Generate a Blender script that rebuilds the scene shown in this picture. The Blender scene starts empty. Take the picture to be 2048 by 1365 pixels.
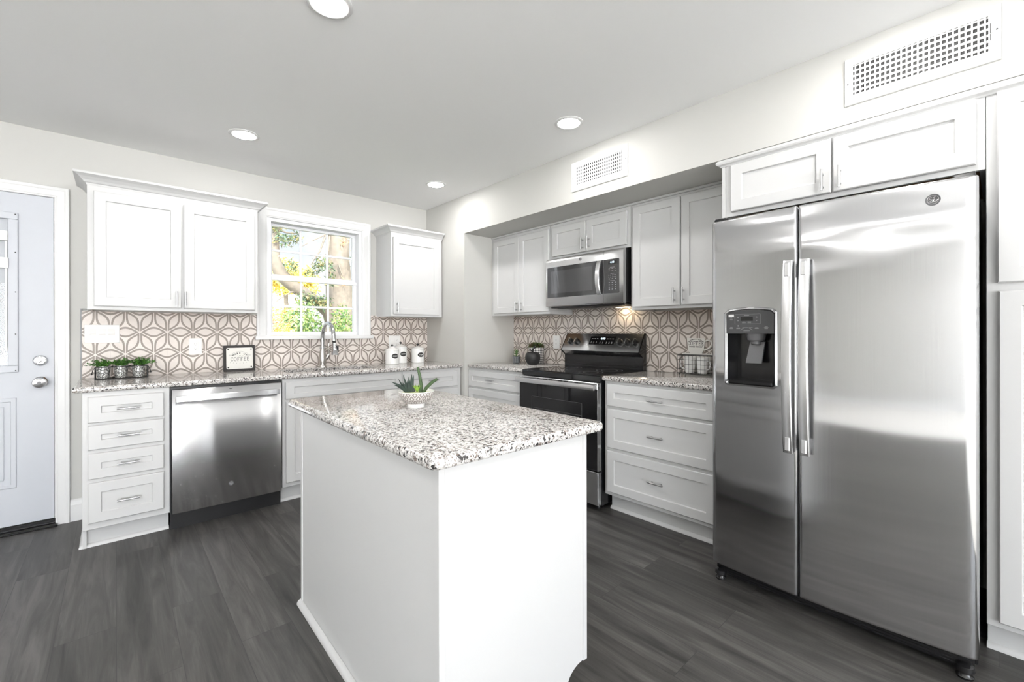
import bpy, bmesh, math, random
from mathutils import Vector, Matrix, noise
PI = math.pi
C = bpy.context.scene.collection
SC = bpy.context.scene

# ------------------------------------------------------------------ camera, sky, sun, exposure
cam = bpy.data.cameras.new('camera')
cam_o = bpy.data.objects.new('camera', cam); C.objects.link(cam_o); SC.camera = cam_o
cam.sensor_fit = 'HORIZONTAL'; cam.sensor_width = 36.0; cam.lens = 15.4456
cam.shift_y = -(682.5 - 664.353) / 2048.0
YAW, ROLL = math.radians(42.0375), math.radians(-0.10862)
fw = Vector((math.sin(YAW), math.cos(YAW), -0.0003)); rt = Vector((math.cos(YAW), -math.sin(YAW), 0)); up = rt.cross(fw)
r2 = math.cos(ROLL) * rt + math.sin(ROLL) * up; u2 = -math.sin(ROLL) * rt + math.cos(ROLL) * up
m3 = Matrix((r2, u2, -fw)).transposed()
cam_o.matrix_world = Matrix.Translation((0, 0, 1.2135)) @ m3.to_4x4()
cam.clip_start = 0.02

LAMP = 160.0        # radiance of the recessed lamps
SOUTH = 12.0          # sky radiance on the sunny side of the house
GROUND_FILL = 19.0        # added glow below the horizon, throws light up at the ceiling
NORTH = 1.0

w = bpy.data.worlds.new('sky'); SC.world = w; w.use_nodes = True
nt = w.node_tree; nt.nodes.clear()
def WN(t, **k):
    n = nt.nodes.new(t)
    for a, b in k.items(): setattr(n, a, b)
    return n
wo = WN('ShaderNodeOutputWorld'); wb = WN('ShaderNodeBackground'); tc = WN('ShaderNodeTexCoord'); sp = WN('ShaderNodeSeparateXYZ')
nt.links.new(tc.outputs['Generated'], sp.inputs[0])
def WM(op, a, b, c=None):
    x = WN('ShaderNodeMath', operation=op)
    for i, v in enumerate((a, b, c)):
        if v is None: continue
        if isinstance(v, (int, float)): x.inputs[i].default_value = v
        else: nt.links.new(v, x.inputs[i])
    return x.outputs[0]
def WR(v, a, b, c, d):
    x = WN('ShaderNodeMapRange'); nt.links.new(v, x.inputs['Value'])
    for k, q in zip(('From Min', 'From Max', 'To Min', 'To Max'), (a, b, c, d)): x.inputs[k].default_value = q
    return x.outputs['Result']
side = WR(WM('MULTIPLY_ADD', sp.outputs['X'], 0.9, sp.outputs['Y']), 0.2, -0.35, 0.0, 1.0)      # 0 towards the garden, 1 on the sunny side
bright = WR(sp.outputs['Z'], 0.02, -0.04, SOUTH, GROUND_FILL)
strength = WM('ADD', NORTH, WM('MULTIPLY', side, WM('SUBTRACT', bright, NORTH)))
nz = WN('ShaderNodeTexNoise'); nz.inputs['Scale'].default_value = 7.0; nz.inputs['Detail'].default_value = 6.0
nt.links.new(tc.outputs['Generated'], nz.inputs['Vector'])
rp = WN('ShaderNodeValToRGB'); rp.color_ramp.elements[0].position = 0.40; rp.color_ramp.elements[1].position = 0.62
rp.color_ramp.elements[0].color = (0.48, 0.70, 0.98, 1); rp.color_ramp.elements[1].color = (1.0, 1.0, 1.0, 1)
nt.links.new(nz.outputs['Fac'], rp.inputs['Fac'])
hz = WN('ShaderNodeMapRange'); hz.inputs['From Min'].default_value = 0.02; hz.inputs['From Max'].default_value = 0.32
hz.inputs['To Min'].default_value = 1.0; hz.inputs['To Max'].default_value = 0.0
nt.links.new(sp.outputs['Z'], hz.inputs['Value'])
mx = WN('ShaderNodeMix', data_type='RGBA'); mx.inputs['B'].default_value = (1.0, 1.0, 1.0, 1)
nt.links.new(hz.outputs['Result'], mx.inputs['Factor']); nt.links.new(rp.outputs['Color'], mx.inputs['A'])
nt.links.new(mx.outputs['Result'], wb.inputs['Color']); nt.links.new(strength, wb.inputs['Strength'])
nt.links.new(wb.outputs[0], wo.inputs['Surface'])

sun = bpy.data.lights.new('sun', 'SUN'); sun.energy = 9.0; sun.angle = 0.01; sun.color = (1.0, 0.94, 0.84)
sun_o = bpy.data.objects.new('sun', sun); C.objects.link(sun_o)
sun_o.rotation_euler = (math.radians(48), 0, math.radians(-12))

SC.view_settings.view_transform = 'Standard'; SC.view_settings.look = 'None'
SC.view_settings.exposure = 0.15; SC.view_settings.gamma = 1.0; SC.view_settings.use_curve_mapping = False
cy = SC.cycles
cy.use_denoising = True; cy.max_bounces = 10; cy.diffuse_bounces = 6; cy.glossy_bounces = 5; cy.transparent_max_bounces = 12
cy.caustics_reflective = False; cy.caustics_refractive = False; cy.sample_clamp_indirect = 6.0; cy.use_light_tree = True

# ------------------------------------------------------------------ materials
def new_mat(name):
    m = bpy.data.materials.new(name); m.use_nodes = True
    n = m.node_tree; b = n.nodes['Principled BSDF']
    return m, n, b
def N(n, t, ins=None, **k):
    x = n.nodes.new(t)
    for a, v in k.items(): setattr(x, a, v)
    for a, v in (ins or {}).items():
        if isinstance(v, bpy.types.NodeSocket): n.links.new(v, x.inputs[a])
        else: x.inputs[a].default_value = v
    return x
def M2(n, op, a, b=None, c=None):
    x = n.nodes.new('ShaderNodeMath'); x.operation = op
    for i, v in enumerate((a, b, c)):
        if v is None: continue
        if isinstance(v, (int, float)): x.inputs[i].default_value = v
        else: n.links.new(v, x.inputs[i])
    return x.outputs[0]
def bump(n, b, h, strength, dist=0.01):
    x = N(n, 'ShaderNodeBump', {'Strength': strength, 'Distance': dist, 'Height': h})
    n.links.new(x.outputs[0], b.inputs['Normal'])
def plain(name, col, rough=0.5, metal=0.0, vary=0.03, scale=18, bmp=0.0, coat=0.0, spec=0.5):
    m, n, b = new_mat(name)
    t = N(n, 'ShaderNodeTexCoord'); z = N(n, 'ShaderNodeTexNoise', {'Vector': t.outputs['Object'], 'Scale': scale, 'Detail': 3.0})
    a = tuple(max(0, c * (1 - vary)) for c in col) + (1,); d = tuple(min(1, c * (1 + vary)) for c in col) + (1,)
    x = N(n, 'ShaderNodeMix', {'Factor': z.outputs['Fac'], 'A': a, 'B': d}, data_type='RGBA')
    n.links.new(x.outputs['Result'], b.inputs['Base Color'])
    b.inputs['Roughness'].default_value = rough; b.inputs['Metallic'].default_value = metal
    b.inputs['Specular IOR Level'].default_value = spec
    if coat: b.inputs['Coat Weight'].default_value = coat; b.inputs['Coat Roughness'].default_value = 0.06
    if bmp: bump(n, b, z.outputs['Fac'], bmp, 0.002)
    return m
def emit(name, col, s):
    m = bpy.data.materials.new(name); m.use_nodes = True; n = m.node_tree; n.nodes.clear()
    e = N(n, 'ShaderNodeEmission', {'Color': (*col, 1), 'Strength': s}); o = N(n, 'ShaderNodeOutputMaterial'); n.links.new(e.outputs[0], o.inputs[0])
    return m
GRAIN = {}
def steel(name, col, rough, grain=None, aniso=0.0, streak=0.04, bmp=0.03):
    """grain 'h' or 'v': brushing direction; reflections smear across the brushing"""
    m, n, b = new_mat(name)
    b.inputs['Metallic'].default_value = 1.0
    t = N(n, 'ShaderNodeTexCoord'); mp = N(n, 'ShaderNodeMapping', {'Vector': t.outputs['Object']})
    mp.inputs['Scale'].default_value = (3, 3, 500) if grain != 'v' else (500, 500, 3)
    z = N(n, 'ShaderNodeTexNoise', {'Vector': mp.outputs[0], 'Scale': 1.0, 'Detail': 2.0})
    x = N(n, 'ShaderNodeMix', {'Factor': z.outputs['Fac'], 'A': tuple(c * (1 - streak) for c in col) + (1,), 'B': tuple(min(1, c * (1 + streak)) for c in col) + (1,)}, data_type='RGBA')
    n.links.new(x.outputs['Result'], b.inputs['Base Color'])
    r = N(n, 'ShaderNodeMapRange', {'Value': z.outputs['Fac'], 'To Min': rough * 0.9, 'To Max': rough * 1.1})
    n.links.new(r.outputs['Result'], b.inputs['Roughness'])
    if bmp: bump(n, b, z.outputs['Fac'], bmp, 0.0006)
    if aniso:
        b.inputs['Anisotropic'].default_value = aniso
        tg = N(n, 'ShaderNodeTangent', direction_type='UV_MAP', uv_map='grain'); n.links.new(tg.outputs[0], b.inputs['Tangent'])
        GRAIN[name] = grain
    return m

def granite(name, white, grey, brown, black, rough=0.08):
    m, n, b = new_mat(name)
    t = N(n, 'ShaderNodeTexCoord')
    wz = N(n, 'ShaderNodeTexNoise', {'Vector': t.outputs['Object'], 'Scale': 60.0, 'Detail': 2.0})
    ad = N(n, 'ShaderNodeMix', {'Factor': 0.012, 'A': t.outputs['Object'], 'B': wz.outputs['Color']}, data_type='VECTOR')
    v = N(n, 'ShaderNodeTexVoronoi', {'Vector': ad.outputs['Result'], "Scale": 165.0})
    s = N(n, 'ShaderNodeSeparateColor', {'Color': v.outputs['Color']})
    r = N(n, 'ShaderNodeValToRGB', {'Fac': s.outputs[0]}); cr = r.color_ramp; cr.interpolation = 'CONSTANT'
    cr.elements[0].color = (*white, 1); cr.elements[1].position = 0.50; cr.elements[1].color = (*grey, 1)
    for p, c in ((0.64, tuple(x * 0.82 for x in white)), (0.74, brown), (0.83, black), (0.93, white)):
        e = cr.elements.new(p); e.color = (*c, 1)
    v2 = N(n, 'ShaderNodeTexVoronoi', {'Vector': ad.outputs['Result'], 'Scale': 330.0})
    s2 = N(n, 'ShaderNodeSeparateColor', {'Color': v2.outputs['Color']})
    r2_ = N(n, 'ShaderNodeValToRGB', {'Fac': s2.outputs[1]}); c2 = r2_.color_ramp; c2.interpolation = 'CONSTANT'
    c2.elements[0].color = (1, 1, 1, 1); c2.elements[1].position = 0.70; c2.elements[1].color = (0.55, 0.53, 0.52, 1)
    e = c2.elements.new(0.90); e.color = (0.12, 0.11, 0.11, 1)
    mu = N(n, 'ShaderNodeMix', {'Factor': 0.75, 'A': r.outputs['Color'], 'B': r2_.outputs['Color']}, data_type='RGBA', blend_type='MULTIPLY')
    big = N(n, 'ShaderNodeTexNoise', {'Vector': t.outputs['Object'], 'Scale': 3.0, 'Detail': 2.0})
    br = N(n, 'ShaderNodeMapRange', {'Value': big.outputs['Fac'], 'From Min': 0.3, 'From Max': 0.7, 'To Min': 0.85, 'To Max': 1.12})
    mv = N(n, 'ShaderNodeMix', {'Factor': 1.0, 'A': mu.outputs['Result'], 'B': br.outputs['Result']}, data_type='RGBA', blend_type='MULTIPLY')
    n.links.new(mv.outputs['Result'], b.inputs['Base Color'])
    b.inputs['Roughness'].default_value = rough; b.inputs['Specular IOR Level'].default_value = 0.6
    return m

def floor_mat():
    m, n, b = new_mat('dark_vinyl_planks')
    t = N(n, 'ShaderNodeTexCoord'); s = N(n, 'ShaderNodeSeparateXYZ', {0: t.outputs['Object']})
    c = N(n, 'ShaderNodeCombineXYZ', {0: s.outputs['Y'], 1: s.outputs['X']})
    br = N(n, 'ShaderNodeTexBrick', {'Vector': c.outputs[0], 'Scale': 1.0, 'Mortar Size': 0.0011, 'Mortar Smooth': 0.2, 'Brick Width': 1.22, 'Row Height': 0.182,
        'Color1': (0, 0, 0, 1), 'Color2': (1, 1, 1, 1), 'Mortar': (0.5, 0.5, 0.5, 1), 'Bias': 0.0}, offset=0.37, offset_frequency=2)
    of = N(n, 'ShaderNodeVectorMath', {0: c.outputs[0], 1: (0, 0, 0)}, operation='ADD')
    off = N(n, 'ShaderNodeCombineXYZ', {2: M2(n, 'MULTIPLY', N(n, 'ShaderNodeSeparateColor', {'Color': br.outputs['Color']}).outputs[0], 9.0)})
    n.links.new(off.outputs[0], of.inputs[1])
    mp = N(n, 'ShaderNodeMapping', {'Vector': of.outputs[0]}); mp.inputs['Scale'].default_value = (1.1, 13.0, 1.0)
    z1 = N(n, 'ShaderNodeTexNoise', {'Vector': mp.outputs[0], 'Scale': 1.5, 'Detail': 7.0, 'Roughness': 0.62, 'Distortion': 0.9})
    mp2 = N(n, 'ShaderNodeMapping', {'Vector': of.outputs[0]}); mp2.inputs['Scale'].default_value = (4.0, 90.0, 1.0)
    z2 = N(n, 'ShaderNodeTexNoise', {'Vector': mp2.outputs[0], 'Scale': 1.5, 'Detail': 4.0, 'Distortion': 0.4})
    f = M2(n, 'ADD', M2(n, 'MULTIPLY', z1.outputs['Fac'], 0.78), M2(n, 'MULTIPLY', z2.outputs['Fac'], 0.22))
    f = M2(n, 'ADD', f, M2(n, 'MULTIPLY', M2(n, 'SUBTRACT', N(n, 'ShaderNodeSeparateColor', {'Color': br.outputs['Color']}).outputs[0], 0.5), 0.10))
    r = N(n, 'ShaderNodeValToRGB', {'Fac': f}); cr = r.color_ramp
    cr.elements[0].position = 0.30; cr.elements[0].color = (0.022, 0.021, 0.020, 1); cr.elements[1].position = 0.72; cr.elements[1].color = (0.125, 0.118, 0.112, 1)
    e = cr.elements.new(0.5); e.color = (0.060, 0.057, 0.054, 1)
    x = N(n, 'ShaderNodeMix', {'Factor': br.outputs['Fac'], 'A': r.outputs['Color'], 'B': (0.03, 0.03, 0.03, 1)}, data_type='RGBA')
    n.links.new(x.outputs['Result'], b.inputs['Base Color'])
    rr = N(n, 'ShaderNodeMapRange', {'Value': z2.outputs['Fac'], 'To Min': 0.34, 'To Max': 0.5}); n.links.new(rr.outputs['Result'], b.inputs['Roughness'])
    b.inputs['Specular IOR Level'].default_value = 0.45
    bump(n, b, M2(n, 'SUBTRACT', z2.outputs['Fac'], br.outputs['Fac']), 0.12, 0.002)
    return m

def tile_mat(name, axis, ox, oz, L=0.1490, RZ=0.1490):
    """petal tiles: nodes of a stretched triangular lattice, six outlined petals at each node"""
    m, n, b = new_mat(name)
    t = N(n, 'ShaderNodeTexCoord'); s = N(n, 'ShaderNodeSeparateXYZ', {0: t.outputs['Object']})
    X = M2(n, 'SUBTRACT', s.outputs[axis], ox)
    k = (math.sqrt(3) / 2 * L) / RZ
    Z = M2(n, 'MULTIPLY', M2(n, 'SUBTRACT', s.outputs['Z'], oz), k)
    H = math.sqrt(3) * L
    def cell(dx, dz):
        a = M2(n, 'SUBTRACT', M2(n, 'FLOORED_MODULO', M2(n, 'ADD', X, L / 2 + dx), L), L / 2)
        c = M2(n, 'SUBTRACT', M2(n, 'FLOORED_MODULO', M2(n, 'ADD', Z, H / 2 + dz), H), H / 2)
        return a, c, M2(n, 'SQRT', M2(n, 'ADD', M2(n, 'MULTIPLY', a, a), M2(n, 'MULTIPLY', c, c)))
    a1, c1, d1 = cell(0, 0); a2, c2, d2 = cell(L / 2, H / 2)
    pick = M2(n, 'LESS_THAN', d1, d2); inv = M2(n, 'SUBTRACT', 1.0, pick)
    px = M2(n, 'ADD', M2(n, 'MULTIPLY', a1, pick), M2(n, 'MULTIPLY', a2, inv))
    pz = M2(n, 'ADD', M2(n, 'MULTIPLY', c1, pick), M2(n, 'MULTIPLY', c2, inv))
    r = M2(n, 'MINIMUM', d1, d2)
    th = M2(n, 'PINGPONG', M2(n, 'ARCTAN2', pz, px), PI / 6)
    u = M2(n, 'MULTIPLY', r, M2(n, 'COSINE', th)); v = M2(n, 'MULTIPLY', r, M2(n, 'SINE', th))
    hmax = 0.205 * L
    h = M2(n, 'SUBTRACT', M2(n, 'SMOOTH_MIN', M2(n, 'MULTIPLY', u, 0.577), hmax + 0.004, 0.018), 0.0022)
    d = M2(n, 'SUBTRACT', h, v)
    T = 0.0115
    band = N(n, 'ShaderNodeMapRange', {'Value': d, 'From Min': 0.0, 'From Max': 0.0008}).outputs['Result']
    inner = N(n, 'ShaderNodeMapRange', {'Value': M2(n, 'SUBTRACT', d, T), 'From Min': 0.0, 'From Max': 0.0008}).outputs['Result']
    z = N(n, 'ShaderNodeTexNoise', {'Vector': t.outputs['Object'], 'Scale': 45.0, 'Detail': 4.0})
    g = N(n, 'ShaderNodeMix', {'Factor': z.outputs['Fac'], 'A': (0.235, 0.196, 0.168, 1), 'B': (0.335, 0.292, 0.262, 1)}, data_type='RGBA')
    wv = N(n, 'ShaderNodeMix', {'Factor': z.outputs['Fac'], 'A': (0.69, 0.63, 0.59, 1), 'B': (0.80, 0.74, 0.70, 1)}, data_type='RGBA')
    q = N(n, 'ShaderNodeMix', {'Factor': band, 'A': (0.80, 0.74, 0.70, 1), 'B': g.outputs['Result']}, data_type='RGBA')
    q2 = N(n, 'ShaderNodeMix', {'Factor': inner, 'A': q.outputs['Result'], 'B': wv.outputs['Result']}, data_type='RGBA')
    # hairline tile joints
    jx = M2(n, 'LESS_THAN', M2(n, 'ABSOLUTE', M2(n, 'SUBTRACT', M2(n, 'FLOORED_MODULO', M2(n, 'ADD', X, L), 2 * L), L)), 0.0006)
    jf = M2(n, 'MULTIPLY', jx, 0.35)
    q3 = N(n, 'ShaderNodeMix', {'Factor': jf, 'A': q2.outputs['Result'], 'B': (0.3, 0.28, 0.26, 1)}, data_type='RGBA')
    n.links.new(q3.outputs['Result'], b.inputs['Base Color'])
    b.inputs['Roughness'].default_value = 0.42
    return m

def glass_mat(name, tint=(1, 1, 1), refl=0.06):
    m = bpy.data.materials.new(name); m.use_nodes = True; n = m.node_tree; n.nodes.clear()
    a = N(n, 'ShaderNodeBsdfTransparent', {'Color': (*tint, 1)}); g = N(n, 'ShaderNodeBsdfGlossy', {'Roughness': 0.02})
    f = N(n, 'ShaderNodeFresnel', {'IOR': 1.25}); x = N(n, 'ShaderNodeMixShader', {0: f.outputs[0], 1: a.outputs[0], 2: g.outputs[0]})
    o = N(n, 'ShaderNodeOutputMaterial'); n.links.new(x.outputs[0], o.inputs[0])
    return m
def leaf_mat(name, c1, c2, c3=None):
    m, n, b = new_mat(name)
    g = N(n, 'ShaderNodeNewGeometry'); r = N(n, 'ShaderNodeValToRGB', {'Fac': g.outputs['Random Per Island']})
    r.color_ramp.elements[0].color = (*c1, 1); r.color_ramp.elements[1].color = (*(c3 or c2), 1)
    e = r.color_ramp.elements.new(0.5); e.color = (*c2, 1)
    n.links.new(r.outputs['Color'], b.inputs['Base Color']); b.inputs['Roughness'].default_value = 0.6
    return m

MT = {}
MT['cab'] = plain('white_cabinet_paint', (0.62, 0.62, 0.62), 0.38, vary=0.008)
MT['wall'] = plain('greige_wall_paint', (0.56, 0.555, 0.532), 0.7, vary=0.012, scale=3)
MT['ceil'] = plain('white_ceiling_paint', (0.95, 0.95, 0.95), 0.85, vary=0.008, scale=2)
MT["trim"] = plain("white_trim_paint", (0.76, 0.76, 0.76), 0.4, vary=0.008)
MT['door'] = plain('daylight_tinted_door_white', (0.56, 0.58, 0.625), 0.45, vary=0.01)  # cool cast of daylight put into the door's white
MT['vinyl'] = plain('white_window_vinyl', (0.86, 0.865, 0.885), 0.35, vary=0.008)
MT['floor'] = floor_mat()
MT['wall_bounce'] = plain('white_bounce_wall', (0.91, 0.91, 0.90), 0.8, vary=0.01, scale=3)  # unseen rear walls, made white to bounce more light
MT['reflector'] = plain('pale_reflector_floor', (0.86, 0.85, 0.82), 0.95, vary=0.06, scale=200)  # pale surface added as a light reflector, out of view
MT['granite'] = granite('speckled_granite', (0.72, 0.70, 0.68), (0.36, 0.345, 0.335), (0.235, 0.195, 0.175), (0.045, 0.042, 0.042))
MT['tile_b'] = tile_mat('petal_tile_window_side', 'X', 0.2730, 1.2165, 0.1497, 0.1497)
MT['tile_a'] = tile_mat('petal_tile_range_side', 'Y', 1.7050, 1.2245, 0.1485, 0.1485)
MT['steel'] = steel('brushed_stainless', (0.60, 0.60, 0.61), 0.20)
MT['steel_f'] = steel('vertically_brushed_stainless', (0.56, 0.56, 0.57), 0.125, 'v', 1.0, bmp=0.0)
MT['steel_w'] = steel('horizontally_brushed_stainless', (0.60, 0.60, 0.61), 0.17, 'h', 1.0, bmp=0.0)
MT['steel_l'] = steel('bright_stainless', (0.70, 0.70, 0.71), 0.26)
MT['nickel'] = steel('brushed_nickel', (0.60, 0.575, 0.545), 0.24, 'v')
MT['nickel_d'] = steel('satin_nickel_pull', (0.52, 0.52, 0.53), 0.28, 'v')
MT['chrome'] = plain('chrome', (0.62, 0.62, 0.63), 0.12, 1.0, vary=0.02)
MT['black'] = plain('black_plastic', (0.012, 0.012, 0.013), 0.35)
MT['bglass'] = plain('black_appliance_glass', (0.008, 0.008, 0.009), 0.04, spec=0.5)
MT['mwglass'] = plain('smoked_microwave_glass', (0.030, 0.030, 0.031), 0.06, spec=0.8)
MT['bgloss'] = plain('black_enamel', (0.010, 0.010, 0.011), 0.14, spec=0.5)
MT['wire'] = plain('black_wire', (0.012, 0.012, 0.012), 0.45)
MT['dgrey'] = plain('charcoal_panel', (0.055, 0.055, 0.058), 0.35)
MT['mgrey'] = plain('grey_plastic', (0.12, 0.12, 0.125), 0.3)
MT['white'] = plain('white_plastic', (0.84, 0.84, 0.83), 0.35, vary=0.01)
MT['ceramic'] = plain('white_enamel', (0.86, 0.86, 0.85), 0.22, vary=0.01, coat=0.3)
MT['ink'] = plain('black_ink', (0.02, 0.02, 0.02), 0.6)
MT['pale'] = plain('pale_print', (0.75, 0.75, 0.75), 0.6)
MT['gprint'] = plain('grey_print', (0.33, 0.33, 0.34), 0.6)
MT['wood'] = plain('raw_birch_underside', (0.40, 0.24, 0.12), 0.55, vary=0.2, scale=30)
MT['darkwood'] = plain('espresso_frame_wood', (0.018, 0.015, 0.014), 0.4)
MT['board'] = plain('cream_sign_board', (0.80, 0.79, 0.75), 0.55, vary=0.015)
MT['dark_in'] = plain('duct_shadow_liner', (0.05, 0.05, 0.05), 0.7)
MT['lamp'] = emit('recessed_lamp_lens', (1.0, 0.985, 0.96), LAMP)
MT['hoodlamp'] = emit('hood_lamp_lens', (1.0, 0.80, 0.52), 22.0)
MT['lcd'] = emit('clock_digits', (0.75, 0.90, 1.0), 1.6)
MT['glass'] = glass_mat('window_pane_glass')
MT['soil'] = plain('pale_moss_pebbles', (0.55, 0.57, 0.30), 0.8, vary=0.3, scale=200)
MT['dirt'] = plain('potting_soil', (0.03, 0.022, 0.015), 0.9, vary=0.3, scale=200)
MT['aloe'] = plain('dark_aloe_leaf', (0.012, 0.028, 0.020), 0.4, vary=0.4, scale=60)
MT['cactus'] = plain('green_cactus_stem', (0.045, 0.085, 0.030), 0.5, vary=0.4, scale=150)
MT['sprout'] = plain('lime_succulent', (0.22, 0.36, 0.06), 0.5, vary=0.3, scale=60)
MT['boxwood'] = leaf_mat('boxwood_leaf', (0.010, 0.045, 0.006), (0.04, 0.15, 0.015), (0.10, 0.27, 0.03))
MT['succ'] = plain('jade_succulent_leaf', (0.10, 0.19, 0.06), 0.45, vary=0.5, scale=40)
MT['sedum'] = leaf_mat('sedum_leaf', (0.02, 0.05, 0.012), (0.10, 0.17, 0.05), (0.13, 0.05, 0.04))
MT['matteblack'] = plain('matte_black_ceramic', (0.014, 0.014, 0.015), 0.5, bmp=0.3, scale=60)

def ribs_mat(name, c1, c2, count, rough=0.4, metal=0.0):
    m, n, b = new_mat(name); t = N(n, 'ShaderNodeTexCoord'); s = N(n, 'ShaderNodeSeparateXYZ', {0: t.outputs['Object']})
    a = M2(n, 'ARCTAN2', s.outputs['Y'], s.outputs['X']); f = M2(n, 'SINE', M2(n, 'MULTIPLY', a, float(count)))
    z = N(n, 'ShaderNodeTexNoise', {'Vector': t.outputs['Object'], 'Scale': 120.0})
    g = M2(n, 'ADD', M2(n, 'MULTIPLY', f, 0.35), z.outputs['Fac'])
    x = N(n, 'ShaderNodeMix', {'Factor': g, 'A': (*c1, 1), 'B': (*c2, 1)}, data_type='RGBA'); n.links.new(x.outputs['Result'], b.inputs['Base Color'])
    b.inputs['Roughness'].default_value = rough; b.inputs['Metallic'].default_value = metal
    bump(n, b, f, 0.4, 0.002); return m
MT['ribpot'] = ribs_mat('grey_ribbed_concrete', (0.06, 0.065, 0.07), (0.22, 0.23, 0.24), 14, 0.55)
def tin_mat():
    m, n, b = new_mat('galvanised_tin'); t = N(n, 'ShaderNodeTexCoord'); mp = N(n, 'ShaderNodeMapping', {'Vector': t.outputs['Object']}); mp.inputs['Scale'].default_value = (1, 1, 0.55)
    v = N(n, 'ShaderNodeTexVoronoi', {'Vector': mp.outputs[0], 'Scale': 95.0}, feature='DISTANCE_TO_EDGE')
    f = N(n, 'ShaderNodeMapRange', {'Value': v.outputs['Distance'], 'From Min': 0.02, 'From Max': 0.16})
    x = N(n, 'ShaderNodeMix', {'Factor': f.outputs['Result'], 'A': (0.10, 0.10, 0.10, 1), 'B': (0.66, 0.66, 0.65, 1)}, data_type='RGBA')
    n.links.new(x.outputs['Result'], b.inputs['Base Color']); b.inputs['Metallic'].default_value = 0.85; b.inputs['Roughness'].default_value = 0.3
    bump(n, b, f.outputs['Result'], 0.6, 0.003); return m
MT['tin'] = tin_mat()
def check_mat():
    m, n, b = new_mat('black_and_white_lattice_pot'); t = N(n, 'ShaderNodeTexCoord'); s = N(n, 'ShaderNodeSeparateXYZ', {0: t.outputs['Object']})
    a = M2(n, 'MULTIPLY', M2(n, 'ARCTAN2', s.outputs['Y'], s.outputs['X']), 14.0); z = M2(n, 'MULTIPLY', s.outputs['Z'], 190.0)
    f = M2(n, 'MULTIPLY', M2(n, 'SINE', M2(n, 'ADD', a, z)), M2(n, 'SINE', M2(n, 'SUBTRACT', a, z)))
    g = M2(n, 'GREATER_THAN', f, 0.02)
    x = N(n, 'ShaderNodeMix', {'Factor': g, 'A': (0.03, 0.03, 0.03, 1), 'B': (0.72, 0.71, 0.69, 1)}, data_type='RGBA')
    n.links.new(x.outputs['Result'], b.inputs['Base Color']); b.inputs['Roughness'].default_value = 0.5; return m
MT['check'] = check_mat()
def bowl_mat():
    m, n, b = new_mat('taupe_diamond_glaze'); t = N(n, 'ShaderNodeTexCoord'); s = N(n, 'ShaderNodeSeparateXYZ', {0: t.outputs['Object']})
    a = M2(n, 'DIVIDE', M2(n, 'ARCTAN2', s.outputs['Y'], s.outputs['X']), 2 * PI / 16); z = M2(n, 'DIVIDE', M2(n, 'SUBTRACT', s.outputs['Z'], 0.024), 0.032)
    p = M2(n, 'PINGPONG', M2(n, 'ADD', a, z), 0.5); q = M2(n, 'PINGPONG', M2(n, 'SUBTRACT', a, z), 0.5)
    line = M2(n, 'LESS_THAN', M2(n, 'MINIMUM', p, q), 0.055)
    dot = M2(n, 'GREATER_THAN', M2(n, 'MINIMUM', p, q), 0.33)
    w_ = M2(n, 'MAXIMUM', line, dot)
    x = N(n, 'ShaderNodeMix', {'Factor': w_, 'A': (0.30, 0.265, 0.25, 1), 'B': (0.80, 0.78, 0.75, 1)}, data_type='RGBA')
    n.links.new(x.outputs['Result'], b.inputs['Base Color']); b.inputs['Roughness'].default_value = 0.35; return m
MT['bowl'] = bowl_mat()

# ------------------------------------------------------------------ mesh helpers
def BM(): return bmesh.new()
def bx(bm, x0, x1, y0, y1, z0, z1, bev=0.0, seg=2):
    x0, x1 = min(x0, x1), max(x0, x1); y0, y1 = min(y0, y1), max(y0, y1); z0, z1 = min(z0, z1), max(z0, z1)
    vs = [bm.verts.new(p) for p in ((x0, y0, z0), (x1, y0, z0), (x1, y1, z0), (x0, y1, z0), (x0, y0, z1), (x1, y0, z1), (x1, y1, z1), (x0, y1, z1))]
    fs = [bm.faces.new([vs[i] for i in f]) for f in ((3, 2, 1, 0), (4, 5, 6, 7), (0, 1, 5, 4), (1, 2, 6, 5), (2, 3, 7, 6), (3, 0, 4, 7))]
    if bev > 0:
        es = list({e for f in fs for e in f.edges})
        bmesh.ops.bevel(bm, geom=es, offset=bev, segments=seg, profile=0.5, affect='EDGES')
    return bm
def prism(bm, poly, w0, w1, f):
    """poly (u,v) extruded from w0 to w1; f maps (u,v,w) to xyz"""
    a = [bm.verts.new(f(u, v, w0)) for u, v in poly]; b = [bm.verts.new(f(u, v, w1)) for u, v in poly]
    k = len(poly)
    fs = [bm.faces.new(a), bm.faces.new(b[::-1])]
    for i in range(k): fs.append(bm.faces.new((a[i], b[i], b[(i + 1) % k], a[(i + 1) % k])))
    bmesh.ops.recalc_face_normals(bm, faces=fs)
    return fs
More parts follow.
